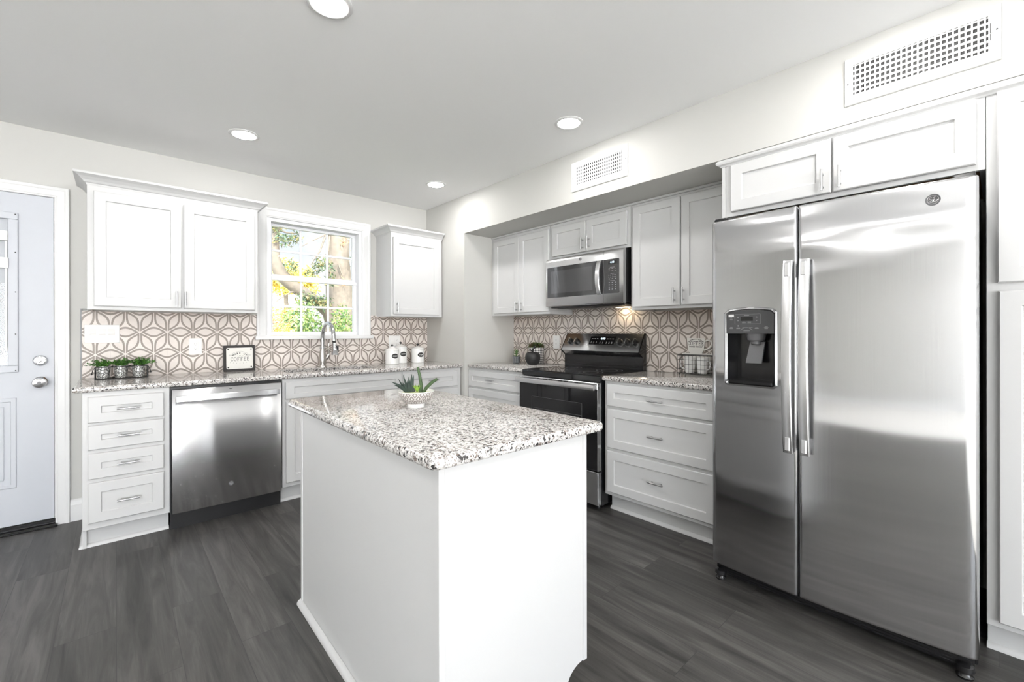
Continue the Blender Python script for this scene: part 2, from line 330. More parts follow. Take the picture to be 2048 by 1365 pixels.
def tube(bm, pts, r, seg=10, cap=True, closed=False, sq=None):
    pts = [Vector(p) for p in pts]; n = len(pts)
    rs = r if isinstance(r, (list, tuple)) else [r] * n
    T = []
    for i in range(n):
        a = pts[(i - 1) % n] if (closed or i > 0) else pts[i]; b = pts[(i + 1) % n] if (closed or i < n - 1) else pts[i]
        t = (b - a); T.append(t.normalized() if t.length > 1e-9 else Vector((0, 0, 1)))
    nn = T[0].orthogonal().normalized()
    if sq is not None: nn = (Vector(sq) - T[0] * T[0].dot(Vector(sq))).normalized()
    rings = []
    for i in range(n):
        nn = (nn - T[i] * nn.dot(T[i])).normalized(); bb = T[i].cross(nn)
        rings.append([bm.verts.new(pts[i] + rs[i] * (math.cos(2 * PI * k / seg) * nn + math.sin(2 * PI * k / seg) * bb)) for k in range(seg)])
    for i in range(n if closed else n - 1):
        A, Bq = rings[i], rings[(i + 1) % n]
        for k in range(seg): bm.faces.new((A[k], A[(k + 1) % seg], Bq[(k + 1) % seg], Bq[k]))
    if cap and not closed:
        bm.faces.new(rings[0][::-1]); bm.faces.new(rings[-1])
    return bm
def lathe(bm, prof, c=(0, 0, 0), seg=32, axis='z', f=None, close=False):
    """prof list of (r, h)"""
    c = Vector(c)
    def P(r, h, a):
        x, y = r * math.cos(a), r * math.sin(a)
        if f: return f(x, y, h)
        if axis == 'z': return c + Vector((x, y, h))
        if axis == 'y': return c + Vector((x, h, y))
        return c + Vector((h, x, y))
    rings = []
    for r, h in prof:
        if r < 1e-6: rings.append([bm.verts.new(P(0, h, 0))])
        else: rings.append([bm.verts.new(P(r, h, 2 * PI * k / seg)) for k in range(seg)])
    fs = []
    for A, Bq in zip(rings, rings[1:]):
        for k in range(seg):
            k2 = (k + 1) % seg
            if len(A) == 1 and len(Bq) == 1: continue
            if len(A) == 1: fs.append(bm.faces.new((A[0], Bq[k2], Bq[k])))
            elif len(Bq) == 1: fs.append(bm.faces.new((A[k], A[k2], Bq[0])))
            else: fs.append(bm.faces.new((A[k], A[k2], Bq[k2], Bq[k])))
    if len(rings[0]) > 1 and close: fs.append(bm.faces.new(rings[0][::-1]))
    if len(rings[-1]) > 1 and close: fs.append(bm.faces.new(rings[-1]))
    bmesh.ops.recalc_face_normals(bm, faces=fs)
    return bm
def rrect(x0, x1, z0, z1, r, seg=5):
    out = []
    for cx, cz, a0 in ((x1 - r, z0 + r, -90), (x1 - r, z1 - r, 0), (x0 + r, z1 - r, 90), (x0 + r, z0 + r, 180)):
        for i in range(seg + 1):
            a = math.radians(a0 + 90 * i / seg); out.append((cx + r * math.cos(a), cz + r * math.sin(a)))
    return out
def quadstrip(bm, ring_a, ring_b):
    k = len(ring_a)
    for i in range(k): bm.faces.new((ring_a[i], ring_a[(i + 1) % k], ring_b[(i + 1) % k], ring_b[i]))
def shaker(bm, x0, x1, z0, z1, yf, th=0.019, rail=0.055, rec=0.009, cham=0.004, railz=None):
    """recessed-panel front facing -y, its face at y=yf"""
    rz = railz or rail
    def ring(d, y, e=0, ez=None):
        ez = e if ez is None else ez
        return [bm.verts.new(p) for p in ((x0 + d + e, y, z0 + d + ez), (x1 - d - e, y, z0 + d + ez), (x1 - d - e, y, z1 - d - ez), (x0 + d + e, y, z1 - d - ez))]
    back = ring(0, yf + th); side = ring(0, yf + cham); fo = ring(cham, yf); fi = ring(0, yf, rail, rz); lo = ring(0.0035, yf + rec, rail, rz)
    bm.faces.new(back[::-1]); 
    for a, b in ((back, side), (side, fo), (fo, fi), (fi, lo)): quadstrip(bm, a, b)
    bm.faces.new(lo)
    bmesh.ops.recalc_face_normals(bm, faces=list({f for v in back + side + fo + fi + lo for f in v.link_faces}))
    return bm
def sweep(bm, path, prof):
    """prof (out, z) swept along an open XY path with mitred corners; out is to the right of travel"""
    path = [Vector(p) for p in path]; n = len(path); rings = []
    for i in range(n):
        d0 = (path[i] - path[i - 1]).normalized() if i > 0 else None
        d1 = (path[i + 1] - path[i]).normalized() if i < n - 1 else None
        n0 = Vector((d0.y, -d0.x)) if d0 else None; n1 = Vector((d1.y, -d1.x)) if d1 else None
        if n0 is None: m = n1
        elif n1 is None: m = n0
        else: m = (n0 + n1) / (1 + n0.dot(n1))
        rings.append([bm.verts.new((path[i].x + m.x * o, path[i].y + m.y * o, z)) for o, z in prof])
    fs = []
    k = len(prof)
    for A, Bq in zip(rings, rings[1:]):
        for j in range(k): fs.append(bm.faces.new((A[j], A[(j + 1) % k], Bq[(j + 1) % k], Bq[j])))
    fs.append(bm.faces.new(rings[0])); fs.append(bm.faces.new(rings[-1][::-1]))
    bmesh.ops.recalc_face_normals(bm, faces=fs)
    return bm
def text(bm, s, size, org, xd=(1, 0, 0), yd=(0, 0, 1), ext=0.0006, align='CENTER', bold=0.0, spacing=1.0, shear=0.0):
    cu = bpy.data.curves.new('tmp', 'FONT'); cu.body = s; cu.size = size; cu.extrude = ext; cu.align_x = align; cu.align_y = 'CENTER'
    cu.offset = bold; cu.space_character = spacing; cu.shear = shear; cu.resolution_u = 3
    o = bpy.data.objects.new('tmp', cu); C.objects.link(o)
    me = bpy.data.meshes.new_from_object(o.evaluated_get(bpy.context.evaluated_depsgraph_get()))
    xd = Vector(xd).normalized(); yd = Vector(yd).normalized(); zd = xd.cross(yd)
    mat = Matrix((xd, yd, zd)).transposed().to_4x4(); mat.translation = Vector(org)
    me.transform(mat); bm.from_mesh(me)
    bpy.data.objects.remove(o); bpy.data.curves.remove(cu); bpy.data.meshes.remove(me)
    return bm
GLY = {  # slab letters as strokes in a unit box
 'C': ([[(0.88, 0.72), (0.80, 0.93), (0.5, 1.0), (0.2, 0.9), (0.06, 0.5), (0.2, 0.1), (0.5, 0.0), (0.8, 0.07), (0.9, 0.26)]], [[(0.88, 0.66), (0.88, 1.0)]]),
 'O': ([[(0.5, 1.0), (0.82, 0.88), (0.95, 0.5), (0.82, 0.12), (0.5, 0.0), (0.18, 0.12), (0.05, 0.5), (0.18, 0.88), (0.5, 1.0)]], []),
 'F': ([[(0.25, 0), (0.25, 1)], [(0.25, 0.97), (0.88, 0.97)], [(0.25, 0.52), (0.62, 0.52)]], [[(0.05, 0.02), (0.5, 0.02)], [(0.05, 0.98), (0.3, 0.98)], [(0.88, 1.0), (0.88, 0.75)], [(0.62, 0.62), (0.62, 0.40)]]),
 'E': ([[(0.25, 0), (0.25, 1)], [(0.25, 0.97), (0.88, 0.97)], [(0.25, 0.52), (0.62, 0.52)], [(0.25, 0.03), (0.9, 0.03)]], [[(0.05, 0.02), (0.3, 0.02)], [(0.05, 0.98), (0.3, 0.98)], [(0.88, 1.0), (0.88, 0.76)], [(0.9, 0.0), (0.9, 0.25)], [(0.62, 0.62), (0.62, 0.40)]]),
}
def slab_word(bm, s, x0, x1, z0, z1, put, wid, thin=0.6, arch=0.0, gap=0.16):
    """put(u,z) -> xyz on the board's face"""
    nn = len(s); cw = (x1 - x0) / nn
    for i, ch in enumerate(s):
        main, ser = GLY[ch]
        a = x0 + cw * i + cw * gap / 2; b = a + cw * (1 - gap)
        q = abs((i + 0.5) / nn - 0.5) * 2
        zz0 = z0 - arch * q * (z1 - z0)
        for st, ww in [(m_, wid) for m_ in main] + [(m_, wid * thin) for m_ in ser]:
            tube(bm, [put(a + (b - a) * u, zz0 + (z1 - zz0) * v) for u, v in st], ww, seg=6)

def obj(name, bm, m, parent=None, smooth=False, angle=38):
    me = bpy.data.meshes.new(name); bm.to_mesh(me); bm.free()
    if m is not None:
        mm = MT[m] if isinstance(m, str) else m; me.materials.append(mm)
        if mm.name in GRAIN:
            uv = me.uv_layers.new(name='grain').data; g = GRAIN[mm.name] == 'v'
            for lp in me.loops:
                c = me.vertices[lp.vertex_index].co; uv[lp.index].uv = (c.x, c.z) if g else (c.z, c.x)
    if smooth:
        me.shade_smooth(); me.set_sharp_from_angle(angle=math.radians(angle))
    o = bpy.data.objects.new(name, me); C.objects.link(o)
    if parent is not None: o.parent = parent
    return o
def tag(o, label=None, cat=None, group=None, kind=None):
    if label: o['label'] = label
    if cat: o['category'] = cat
    if group: o['group'] = group
    if kind: o['kind'] = kind
    return o
def thing(name, label, cat, loc=(0, 0, 0), rot=0.0, group=None, kind=None):
    o = bpy.data.objects.new(name, None); C.objects.link(o); o.empty_display_size = 0.05
    o.location = loc; o.rotation_euler = (0, 0, rot)
    return tag(o, label, cat, group, kind)
def struct(name, bm, m, parent=None, smooth=False, label=None):
    o = obj(name, bm, m, parent, smooth)
    if parent is None: o['kind'] = 'structure'
    if label: o['label'] = label
    return o
def copy_tree(o, parent=None):
    c = o.copy(); C.objects.link(c); c.parent = parent
    for ch in list(o.children): copy_tree(ch, c)
    return c
RW = -PI / 2        # turns a front that faces -y to face -x (the range and fridge side)
# ------------------------------------------------------------------ room shell
YW = 3.998; CH = 2.480; XS = 2.405; XA = 3.035
XL, YR = -5.0, -6.5
struct('floor', bx(BM(), XL - .1, 3.2, YR - .1, YW + .1, -0.06, 0.0), 'floor')
struct('floor_reflector', bx(bx(BM(), -2.4, XS, YR, -1.2, 0.0, 0.008), XL, -2.4, YR, YW, 0.0, 0.008), 'reflector')  # unseen pale floor area, added to bounce light up to the ceiling
struct('ceiling', bx(BM(), XL - .1, 3.2, YR - .1, YW + .15, CH, CH + .12), 'ceil')
DX0, DX1 = -1.205, -0.286
b = BM(); T = YW + .115
bx(b, XL - .1, DX0, YW, T, 0, CH); bx(b, DX0, DX1, YW, T, 2.068, CH); bx(b, DX1, .915, YW, T, 0, CH)
bx(b, .915, 1.713, YW, T, 0, 1.160); bx(b, .915, 1.713, YW, T, 2.155, CH); bx(b, 1.713, 3.2, YW, T, 0, CH)
struct('wall_back', b, 'wall')
struct('wall_corner', bx(BM(), XS, XA, 3.327, YW, 0, CH), 'wall')
struct('wall_alcove', bx(BM(), XA, 3.2, -0.95, YW, 0, CH), 'wall')
struct('wall_soffit', bx(BM(), XS, XA, -0.90, 3.327, 2.130, CH), 'wall')
struct('wall_right', bx(BM(), XS, 3.2, YR, -0.90, 0, CH), 'wall_bounce')
W2 = (-4.8, .75); WZ = (.1, 2.36); D2 = (1.05, 1.95)
b = BM()
bx(b, XL - .1, XL, -1.2, YW, 0, CH); struct('wall_left', b, 'wall')
struct('wall_left_rear', bx(BM(), XL - .1, XL, YR, -1.2, 0, CH), 'wall_bounce')
b = BM(); T = YR - .1
bx(b, XL - .1, W2[0], T, YR, 0, CH); bx(b, W2[0], W2[1], T, YR, 0, WZ[0]); bx(b, W2[0], W2[1], T, YR, WZ[1], CH); bx(b, W2[1], D2[0], T, YR, 0, CH)
bx(b, D2[0], D2[1], T, YR, 2.06, CH); bx(b, D2[1], XS, T, YR, 0, CH)
struct('wall_rear', b, 'wall_bounce')

def simple_window(name, a0, a1, z0, z1, axis, pos, bars):
    f = BM(); t = .06
    def bb(u0, u1, w0, w1, d0=-.06, d1=.02):
        if axis == 'y': bx(f, u0, u1, pos + d0, pos + d1, w0, w1, .003, 1)
        else: bx(f, pos + d0, pos + d1, u0, u1, w0, w1, .003, 1)
    bb(a0, a1, z0, z0 + t); bb(a0, a1, z1 - t, z1); bb(a0, a0 + t, z0 + t, z1 - t); bb(a1 - t, a1, z0 + t, z1 - t)
    for k in range(1, bars):
        u = a0 + (a1 - a0) * k / bars; bb(u - .025, u + .025, z0 + t, z1 - t)
    o = struct(name, f, 'vinyl')
    g = BM()
    if axis == 'y': bx(g, a0 + t, a1 - t, pos - .03, pos - .024, z0 + t, z1 - t)
    else: bx(g, pos - .03, pos - .024, a0 + t, a1 - t, z0 + t, z1 - t)
    obj('pane', g, 'glass', o)
simple_window('fill_window', W2[0], W2[1], WZ[0], WZ[1], 'y', YR, 5)  # unseen rear glazing, added to bring in fill light
struct('door_2', bx(BM(), D2[0], D2[1], YR - .05, YR - .01, 0.01, 2.06), 'trim')

# entry door in the window wall
d1 = thing('door_1', None, None, (DX1, YW, 0), kind='structure')
def dl(x): return x - DX1
b = BM(); W = DX1 - DX0 - .006
y0 = 0.0; y1 = .045
xr, xl = dl(-.2915), -W
# slab with a cut-out for the light and a raised lower panel
lx1, lx0, lz0, lz1 = dl(-.452), -W + .165, .985, 1.930
bx(b, xl, lx0, y0, y1, .045, 2.062); bx(b, lx1, xr, y0, y1, .045, 2.062); bx(b, lx0, lx1, y0, y1, .045, lz0); bx(b, lx0, lx1, y0, y1, lz1, 2.062)
obj('slab', b, 'door', d1)
b = BM()
for zz0, zz1 in ((.273, .819),):
    for u0, u1 in ((lx0 - .005, (lx0 + lx1) / 2 - .045), ((lx0 + lx1) / 2 + .045, lx1 + .003)):
        for k, (o1, yy) in enumerate(((0, -.004),)):
            shaker(b, u0, u1, zz0, zz1, -.006, .006, .022, .0055, .003)
            bx(b, u0 + .05, u1 - .05, -.005, 0, zz0 + .05, zz1 - .05, .004, 1)
obj('raised_panels', b, 'door', d1)
b = BM()  # light frame
for a in ((lx0 - .012, lx1 + .012, lz0 - .012, lz0 + .03), (lx0 - .012, lx1 + .012, lz1 - .03, lz1 + .012), (lx0 - .012, lx0 + .03, lz0 + .03, lz1 - .03), (lx1 - .03, lx1 + .012, lz0 + .03, lz1 - .03)):
    bx(b, a[0], a[1], -.012, .004, a[2], a[3], .004, 2)
obj('light_frame', b, 'door', d1)
b = BM()
for zz in (lz0 - .001, lz0 + .22, lz0 + .475, lz0 + .715, lz1 - .0): lathe(b, [(.0035, 0), (.0035, -.0135), (0, -.0138)], (lx1 + .001, 0, zz), 10, 'y')
obj('screw_plugs', b, 'black', d1)
obj('pane', bx(BM(), lx0 + .02, lx1 - .02, .008, .012, lz0 + .02, lz1 - .02), 'glass', d1)
b = BM()
for k in range(40):
    z = lz0 + .03 + k * (lz1 - lz0 - .06) / 39
    bx(b, lx0 + .025, lx1 - .025, .019, .021, z - .0115, z + .0115)
bl = obj('enclosed_blind', b, 'door', d1)
b = BM(); bx(b, lx1 - .042, lx1 - .032, -.010, 0, lz0 + .13, lz1 - .12, .002, 1)
bx(b, lx1 - .075, lx1 - .028, -.026, -.006, 1.765, 1.825, .004); bx(b, lx1 - .08, lx1 - .026, -.026, -.006, 1.60, 1.665, .004); bx(b, lx1 - .044, lx1 - .03, -.014, 0, lz0 + .12, lz0 + .14, .002, 1)
obj('blind_slider', b, 'white', d1)
kx = dl(-.349)
b = BM(); lathe(b, [(.034, 0), (.034, -.004), (.026, -.012), (.013, -.018), (.012, -.030), (.018, -.036), (.030, -.046), (.033, -.056), (.029, -.066), (.014, -.071), (0, -.072)], (kx, 0, .906), 28, 'y')
k = obj('door_knob', b, 'chrome', d1, True); k['label'] = 'satin chrome knob with a keyhole button'
b = BM(); lathe(b, [(.010, -.0715), (.010, -.074), (0, -.0745)], (kx, 0, .906), 16, 'y'); bx(b, kx - .0015, kx + .0015, -.076, -.072, .899, .913)
obj('knob_button', b, 'mgrey', k)
b = BM(); lathe(b, [(.033, 0), (.033, -.005), (.027, -.014), (.022, -.015), (.020, -.012), (0, -.012)], (kx, 0, 1.040), 28, 'y')
bx(b, kx - .006, kx + .006, -.03, -.010, 1.027, 1.053, .003)
for s in (-1, 1): lathe(b, [(.004, -.012), (.004, -.016), (0, -.017)], (kx + s * .019, 0, 1.040), 8, 'y')
obj('deadbolt', b, 'chrome', d1, True)
b = BM(); bx(b, xr + .0005, xr + .004, .006, .02, .875, .935, .001, 1); obj('strike_plate', b, 'mgrey', d1)
b = BM(); bx(b, -W - .003, .012, -.045, .10, .0, .013, .003, 1); bx(b, -W, .002, -.010, .02, .013, .042, .003, 1)
s = obj('threshold', b, 'bgloss', d1); s['label'] = 'dark bronze threshold strip'
# jamb and casing
b = BM(); bx(b, -.0005, -.003, .0, .115, .0, 2.068); bx(b, -W - .006, -W - .003, 0, .115, 0, 2.068); bx(b, -W, 0, 0, .115, 2.065, 2.068)
obj('door_jamb', b, 'trim', d1)
def casing(bm, x0, x1, z0, z1, wd, yb, bottom=False):
    """stepped casing around an opening, back at y=yb, facing -y"""
    prof = [(0, 0), (0, -.010), (.008, -.012), (.012, -.015), (wd - .024, -.018), (wd - .016, -.022), (wd - .003, -.022), (wd, -.019), (wd, 0)]
    path = [(x0, z0), (x0, z1), (x1, z1), (x1, z0)]
    n = len(path); rings = []
    P = [Vector(p) for p in path]
    for i in range(n):
        d0 = (P[i] - P[i - 1]).normalized() if i else None; d1_ = (P[i + 1] - P[i]).normalized() if i < n - 1 else None
        n0 = Vector((-d0.y, d0.x)) if d0 else None; n1 = Vector((-d1_.y, d1_.x)) if d1_ else None
        m = n1 if n0 is None else n0 if n1 is None else (n0 + n1) / (1 + n0.dot(n1))
        rings.append([bm.verts.new((P[i].x + m.x * o, yb + y, P[i].y + m.y * o)) for o, y in prof])
    fs = []
    for A, Bq in zip(rings, rings[1:]):
        for j in range(len(prof) - 1): fs.append(bm.faces.new((A[j], A[j + 1], Bq[j + 1], Bq[j])))
    fs += [bm.faces.new(rings[0]), bm.faces.new(rings[-1][::-1])]
    bmesh.ops.recalc_face_normals(bm, faces=fs)
b = BM(); casing(b, DX0 + .0, -.285, 0, 2.066, .065, YW - .0005); struct('trim_1', b, 'trim')
# baseboard between the door and the drawer cabinet
b = BM(); sweep(b, [(-.2195, YW - .0005), (-.145, YW - .0005)], [(0, 0), (.014, 0), (.014, .105), (.011, .115), (.009, .128), (.004, .137), (0, .139)])
struct('baseboard_back', b, 'trim')
b = BM(); bx(b, XL + .0005, XL + .014, YR + .01, YW - .01, 0, .135, .003, 1); struct('baseboard_left', b, 'trim')

# kitchen window
w1 = thing('window_1', None, None, (1.314, YW, 1.185), kind='structure')
def wl(x): return x - 1.314
def wz(z): return z - 1.185
b = BM(); casing(b, wl(.915), wl(1.713), wz(1.185), wz(2.155), .077, -.0005); obj('window_casing', b, 'trim', w1)
b = BM(); bx(b, wl(.823), wl(1.805), -.050, .06, wz(1.154), wz(1.186), .004); obj('window_stool', b, 'trim', w1)
b = BM()
bx(b, wl(.9155), wl(.945), .0, .112, wz(1.187), wz(2.154)); bx(b, wl(1.683), wl(1.7125), .0, .112, wz(1.187), wz(2.154)); bx(b, wl(.945), wl(1.683), 0.0, .112, wz(2.128), wz(2.154)); bx(b, wl(.945), wl(1.683), .06, .112, wz(1.187), wz(1.200))
obj('window_jamb', b, 'vinyl', w1)
def sash(name, x0, x1, z0, z1, gx0, gx1, gz0, gz1, y, mz):
    f = BM()
    bx(f, x0, x1, y, y + .03, z0, gz0, .003, 1); bx(f, x0, x1, y, y + .03, gz1, z1, .003, 1); bx(f, x0, gx0, y, y + .03, gz0, gz1, .003, 1); bx(f, gx1, x1, y, y + .03, gz0, gz1, .003, 1)
    o = obj(name, f, 'vinyl', w1)
    mu = BM(); wd = (gx1 - gx0)
    for k in (1, 2):
        u = gx0 + wd * k / 3; bx(mu, u - .0095, u + .0095, y + .010, y + .020, gz0, gz1, .002, 1)
    bx(mu, gx0, gx1, y + .0095, y + .0205, mz - .0095, mz + .0095, .002, 1)
    obj('muntin_grille', mu, 'vinyl', o)
    g = BM(); bx(g, gx0 - .004, gx1 + .004, y + .021, y + .024, gz0 - .004, gz1 + .004); obj('pane', g, 'glass', o)
sash('lower_sash', wl(.945), wl(1.683), wz(1.187), wz(1.682), wl(.971), wl(1.653), wz(1.219), wz(1.650), .055, wz(1.434))
sash('upper_sash', wl(.945), wl(1.683), wz(1.662), wz(2.128), wl(.975), wl(1.655), wz(1.702), wz(2.104), .086, wz(1.905))
b = BM()
for u in (1.06, 1.56): bx(b, wl(u) - .032, wl(u) + .032, .070, .086, wz(2.104), wz(2.112), .002, 1)
obj('tilt_latch', b, 'vinyl', w1)
b = BM(); bx(b, wl(1.314) - .03, wl(1.314) + .03, .056, .08, wz(1.682), wz(1.694), .003, 1); obj('sash_lock', b, 'vinyl', w1)

# ------------------------------------------------------------------ cabinets
def pull(bm, x, z, L, yf, vertical, r=.0055):
    """bar pull in front of a face at y=yf"""
    yb = yf - .028
    if vertical:
        tube(bm, [(x, yb, z - L / 2), (x, yb, z + L / 2)], r, 12)
        for s in (-1, 1): tube(bm, [(x, yf, z + s * L * .30), (x, yb, z + s * L * .30)], r * .8, 8)
    else:
        tube(bm, [(x - L / 2, yb, z), (x + L / 2, yb, z)], r, 12)
        for s in (-1, 1): tube(bm, [(x + s * L * .30, yf, z), (x + s * L * .30, yb, z)], r * .8, 8)
def front(t, kind, x0, x1, z0, z1, yf, h=None, rail=.055, railz=None, rec=.009):
    o = obj(kind, shaker(BM(), x0, x1, z0, z1, yf, .019, rail, rec, .004, railz), 'cab', t)
    if h:
        hb = BM(); pull(hb, h[0], h[1], h[2], yf, h[3]); obj('handle', hb, 'nickel_d', o, True)
    return o
QP = [(0, 0), (.017, 0), (.0165, .006), (.013, .013), (.007, .0175), (0, .019)]
def base_cabinet(label, x, y, rot, wd, depth, fronts, toe_left=True, group=None, skip_shoe=False, side_left=False, name='base_cabinet', ztop=.881, btop=None):
    t = thing(name, label, 'cabinet', (x, y, 0), rot, group)
    b = BM(); bx(b, .0005, wd - .0005, -depth + .02, -.003, .117, btop or ztop); obj('body', b, 'cab', t)
    b = BM(); bx(b, .0005, wd - .0005, -depth, -depth + .019, .117, ztop, .0015, 1); obj('face_frame', b, 'cab', t)
    b = BM(); bx(b, .002, wd - .002, -depth + .075, -depth + .09, 0, .117)
    if side_left: bx(b, 0, .016, -depth + .055, -.003, 0, .117)
    obj('toe_kick', b, 'cab', t)
    b = BM(); q = -depth + .075
    sweep(b, ([(0, -.05)] if side_left else []) + [(0, q), (wd - .0005, q)], QP)
    obj('shoe_molding', b, 'cab', t, True)
    for f in fronts: front(t, *f)
    return t
def wall_cabinet(label, x, y, z, rot, wd, depth, h, fronts, crown=None, group=None, name='wall_cabinet'):
    t = thing(name, label, 'cabinet', (x, y, z), rot, group)
    b = BM(); bx(b, .0005, .016, -depth + .02, -.003, 0, h); bx(b, wd - .016, wd - .0005, -depth + .02, -.003, 0, h); bx(b, .016, wd - .016, -depth + .02, -.003, h - .016, h); bx(b, .016, wd - .016, -.012, -.003, 0.02, h - .016)
    obj('body', b, 'cab', t)
    b = BM(); bx(b, .016, wd - .016, -depth + .02, -.012, .014, .026); o = obj('bottom_panel', b, 'wood', t); o['label'] = 'bare wood underside'
    b = BM(); bx(b, .0005, wd - .0005, -depth, -depth + .019, 0, h, .0015, 1); obj('face_frame', b, 'cab', t)
    for f in fronts: front(t, *f)
    if crown:
        b = BM(); prof = [(-.012, -.010), (.002, -.010), (.005, 0), (.012, .004), (.020, .016), (.036, .032), (.050, .040), (.057, .043), (.057, .056), (-.012, .056)]
        path = [(0, -.003), (0, -depth), (wd, -depth)] + ([(wd, -.003)] if crown == 'both' else [])
        sweep(b, path, [(o, zz + h) for o, zz in prof])
        obj('crown_molding', b, 'cab', t)
    return t

# window wall: drawer base, sink base, corner drawer base (face frame at y 3.38)
DB = YW - 3.380; YF = -DB - .020
lo, hi = -.117 + .140, .2135 + .140
base_cabinet('white four drawer base cabinet standing next to the entry door', -.140, YW, 0, .3825, DB,
    [('drawer', lo, hi, .711, .8545, YF, ((lo + hi) / 2 + .005, .783, .100, False), .054, .052),
     ('drawer', lo, hi, .561, .696, YF, ((lo + hi) / 2 + .005, .629, .100, False), .054, .052),
     ('drawer', lo, hi, .399, .540, YF, ((lo + hi) / 2 + .005, .470, .100, False), .054, .052),
     ('drawer', lo, hi, .155, .377, YF, ((lo + hi) / 2 + .005, .262, .100, False), .054, .054)], side_left=True)
S0 = .868
base_cabinet('white sink base cabinet with two doors under the faucet', S0, YW, 0, .932, DB,
    [('false_front', .018, .914, .740, .858, YF, None, .056, .034), ('door', .022, .463, .149, .722, YF, (.425, .655, .10, True)), ('door', .469, .910, .149, .722, YF, (.507, .655, .10, True))], btop=.685)
base_cabinet('white corner drawer base cabinet below the tea canister', 1.801, YW, 0, .596, DB,
    [('drawer', .006, .552, .716, .858, YF, (.277, .790, .10, False), .054, .050), ('drawer', .006, .552, .420, .698, YF, (.277, .56, .10, False)), ('drawer', .006, .552, .142, .402, YF, (.277, .28, .10, False))])
# window wall: wall cabinets
DU = YW - 3.690; UF = -DU - .020
wall_cabinet('white two door wall cabinet with crown beside the entry door', -.130, YW, 1.354, 0, .914, DU, .766,
    [('door', .030, .457, .022, .723, UF, (.430, .086, .095, True)), ('door', .471, .892, .022, .723, UF, (.477, .086, .095, True))], crown='both')
wall_cabinet('narrow white wall cabinet with crown above the canisters', 1.853, YW, 1.357, 0, .540, DU, .764,
    [('door', .016, .498, .020, .722, UF, (.047, .083, .095, True))], crown='one')

# range wall: bases either side of the range (local x runs towards the refrigerator)
XF = 2.463; DBR = XA - XF; YFR = -DBR - .020
base_cabinet('white drawer base cabinet in the alcove under the black apple', XA, 3.3255, RW, .742, DBR,
    [('drawer', .003, .706, .712, .860, YFR, (.34, .787, .10, False), .055, .050), ('drawer', .003, .706, .430, .694, YFR, (.34, .565, .10, False)), ('drawer', .003, .706, .143, .412, YFR, (.34, .29, .10, False))])
base_cabinet('white three drawer base cabinet standing between range and refrigerator', XA, 1.790, RW, .790, DBR,
    [('drawer', .026, .748, .716, .866, YFR, (.393, .787, .102, False), .055, .055), ('drawer', .026, .748, .438, .699, YFR, (.393, .567, .102, False)), ('drawer', .026, .748, .143, .418, YFR, (.393, .290, .102, False))])
XU = 2.737; DUR = XA - XU; UFR = -DUR - .020
wall_cabinet('white two door wall cabinet in the alcove, farther from the refrigerator', XA, 3.3255, 1.366, RW, .772, DUR, .747,
    [('door', .046, .403, .021, .719, UFR, (.380, .077, .096, True)), ('door', .405, .783 - .012, .021, .719, UFR, (.438, .077, .096, True))])
wall_cabinet('short white two door cabinet above the microwave', XA, 2.552, 1.820, RW, .789, DUR, .293,
    [('door', .040, .394, .020, .264, UFR, (.370, .082, .094, True)), ('door', .400, .762, .020, .264, UFR, (.430, .082, .094, True))])
wall_cabinet('white two door wall cabinet above the wire mug basket', XA, 1.762, 1.366, RW, .763, DUR, .747,
    [('door', .024, .373, .020, .728, UFR, (.340, .084, .098, True)), ('door', .382, .738, .020, .728, UFR, (.402, .084, .098, True))])
b = BM(); bx(b, XU - .010, XU + .02, 1.0, 3.3255, 2.114, 2.1295, .003, 1); struct('trim_2', b, 'cab')

# tall surround: panel, cabinet over the refrigerator, pantry
XT = 2.420; DT = XA - XT; TF = -DT - .020
b = BM(); bx(b, 0, .019, -DT, -.003, 0, 2.128, .001, 1)
t = obj('end_panel', b, 'cab'); t.location = (XA, .997, 0); t.rotation_euler = (0, 0, RW); tag(t, 'tall white panel enclosing the refrigerator on its range side', 'panel')
wall_cabinet('wide two door white cabinet above the refrigerator', XA, .9775, 1.820, RW, .944, DT, .290,
    [('door', .031, .468, .022, .267, TF, (.438, .080, .098, True)), ('door', .475, .919, .022, .267, TF, (.503, .080, .098, True))])
t = base_cabinet('tall white pantry cabinet beside the refrigerator', XA, .033, RW, .915, DT,
    [('door', .028, .452, 1.390, 2.090, TF, (.41, 1.47, .098, True)), ('door', .458, .890, 1.390, 2.090, TF, (.50, 1.47, .098, True)),
     ('door', .031, .452, .142, 1.360, TF, (.41, 1.27, .098, True)), ('door', .458, .890, .142, 1.360, TF, (.50, 1.27, .098, True))], name='pantry_cabinet', ztop=2.112)
b = BM(); sweep(b, [(XT + .06, 1.0), (XT, 1.0), (XT, -.885)], [(-.01, 2.092), (.003, 2.092), (.006, 2.098), (.018, 2.104), (.022, 2.112), (.020, 2.120), (.012, 2.128), (-.01, 2.128)])
struct('trim_3', b, 'cab')

# ------------------------------------------------------------------ island
IA = math.radians(-0.8)
isl = thing('kitchen_island', 'white kitchen island with speckled granite top in the middle of the floor', 'kitchen island', (.549, .886, 0), IA)
LX, RX, NY, FY = .050, .625, .052, 1.205
b = BM(); bx(b, LX + .004, RX - .025, NY + .004, FY - .004, .117, .882); obj('body', b, 'cab', isl)
b = BM(); bx(b, LX, LX + .006, NY + .018, FY - .018, 0, .882); obj('back_panel', b, 'cab', isl)
for a in ((LX - .004, LX + .012, FY - .018, FY), (LX - .004, LX + .014, NY - .004, NY + .014)): obj('corner_batten', bx(BM(), *a, 0.0, .882, .001, 1), 'cab', isl)
b = BM()
poly = [(LX + .014, 0), (RX - .098, 0), (RX - .098, .068)]
for i in range(7):
    a = PI / 2 * i / 6; poly.append((RX - .098 + .072 * (1 - math.cos(a)), .068 + .052 * math.sin(a)))
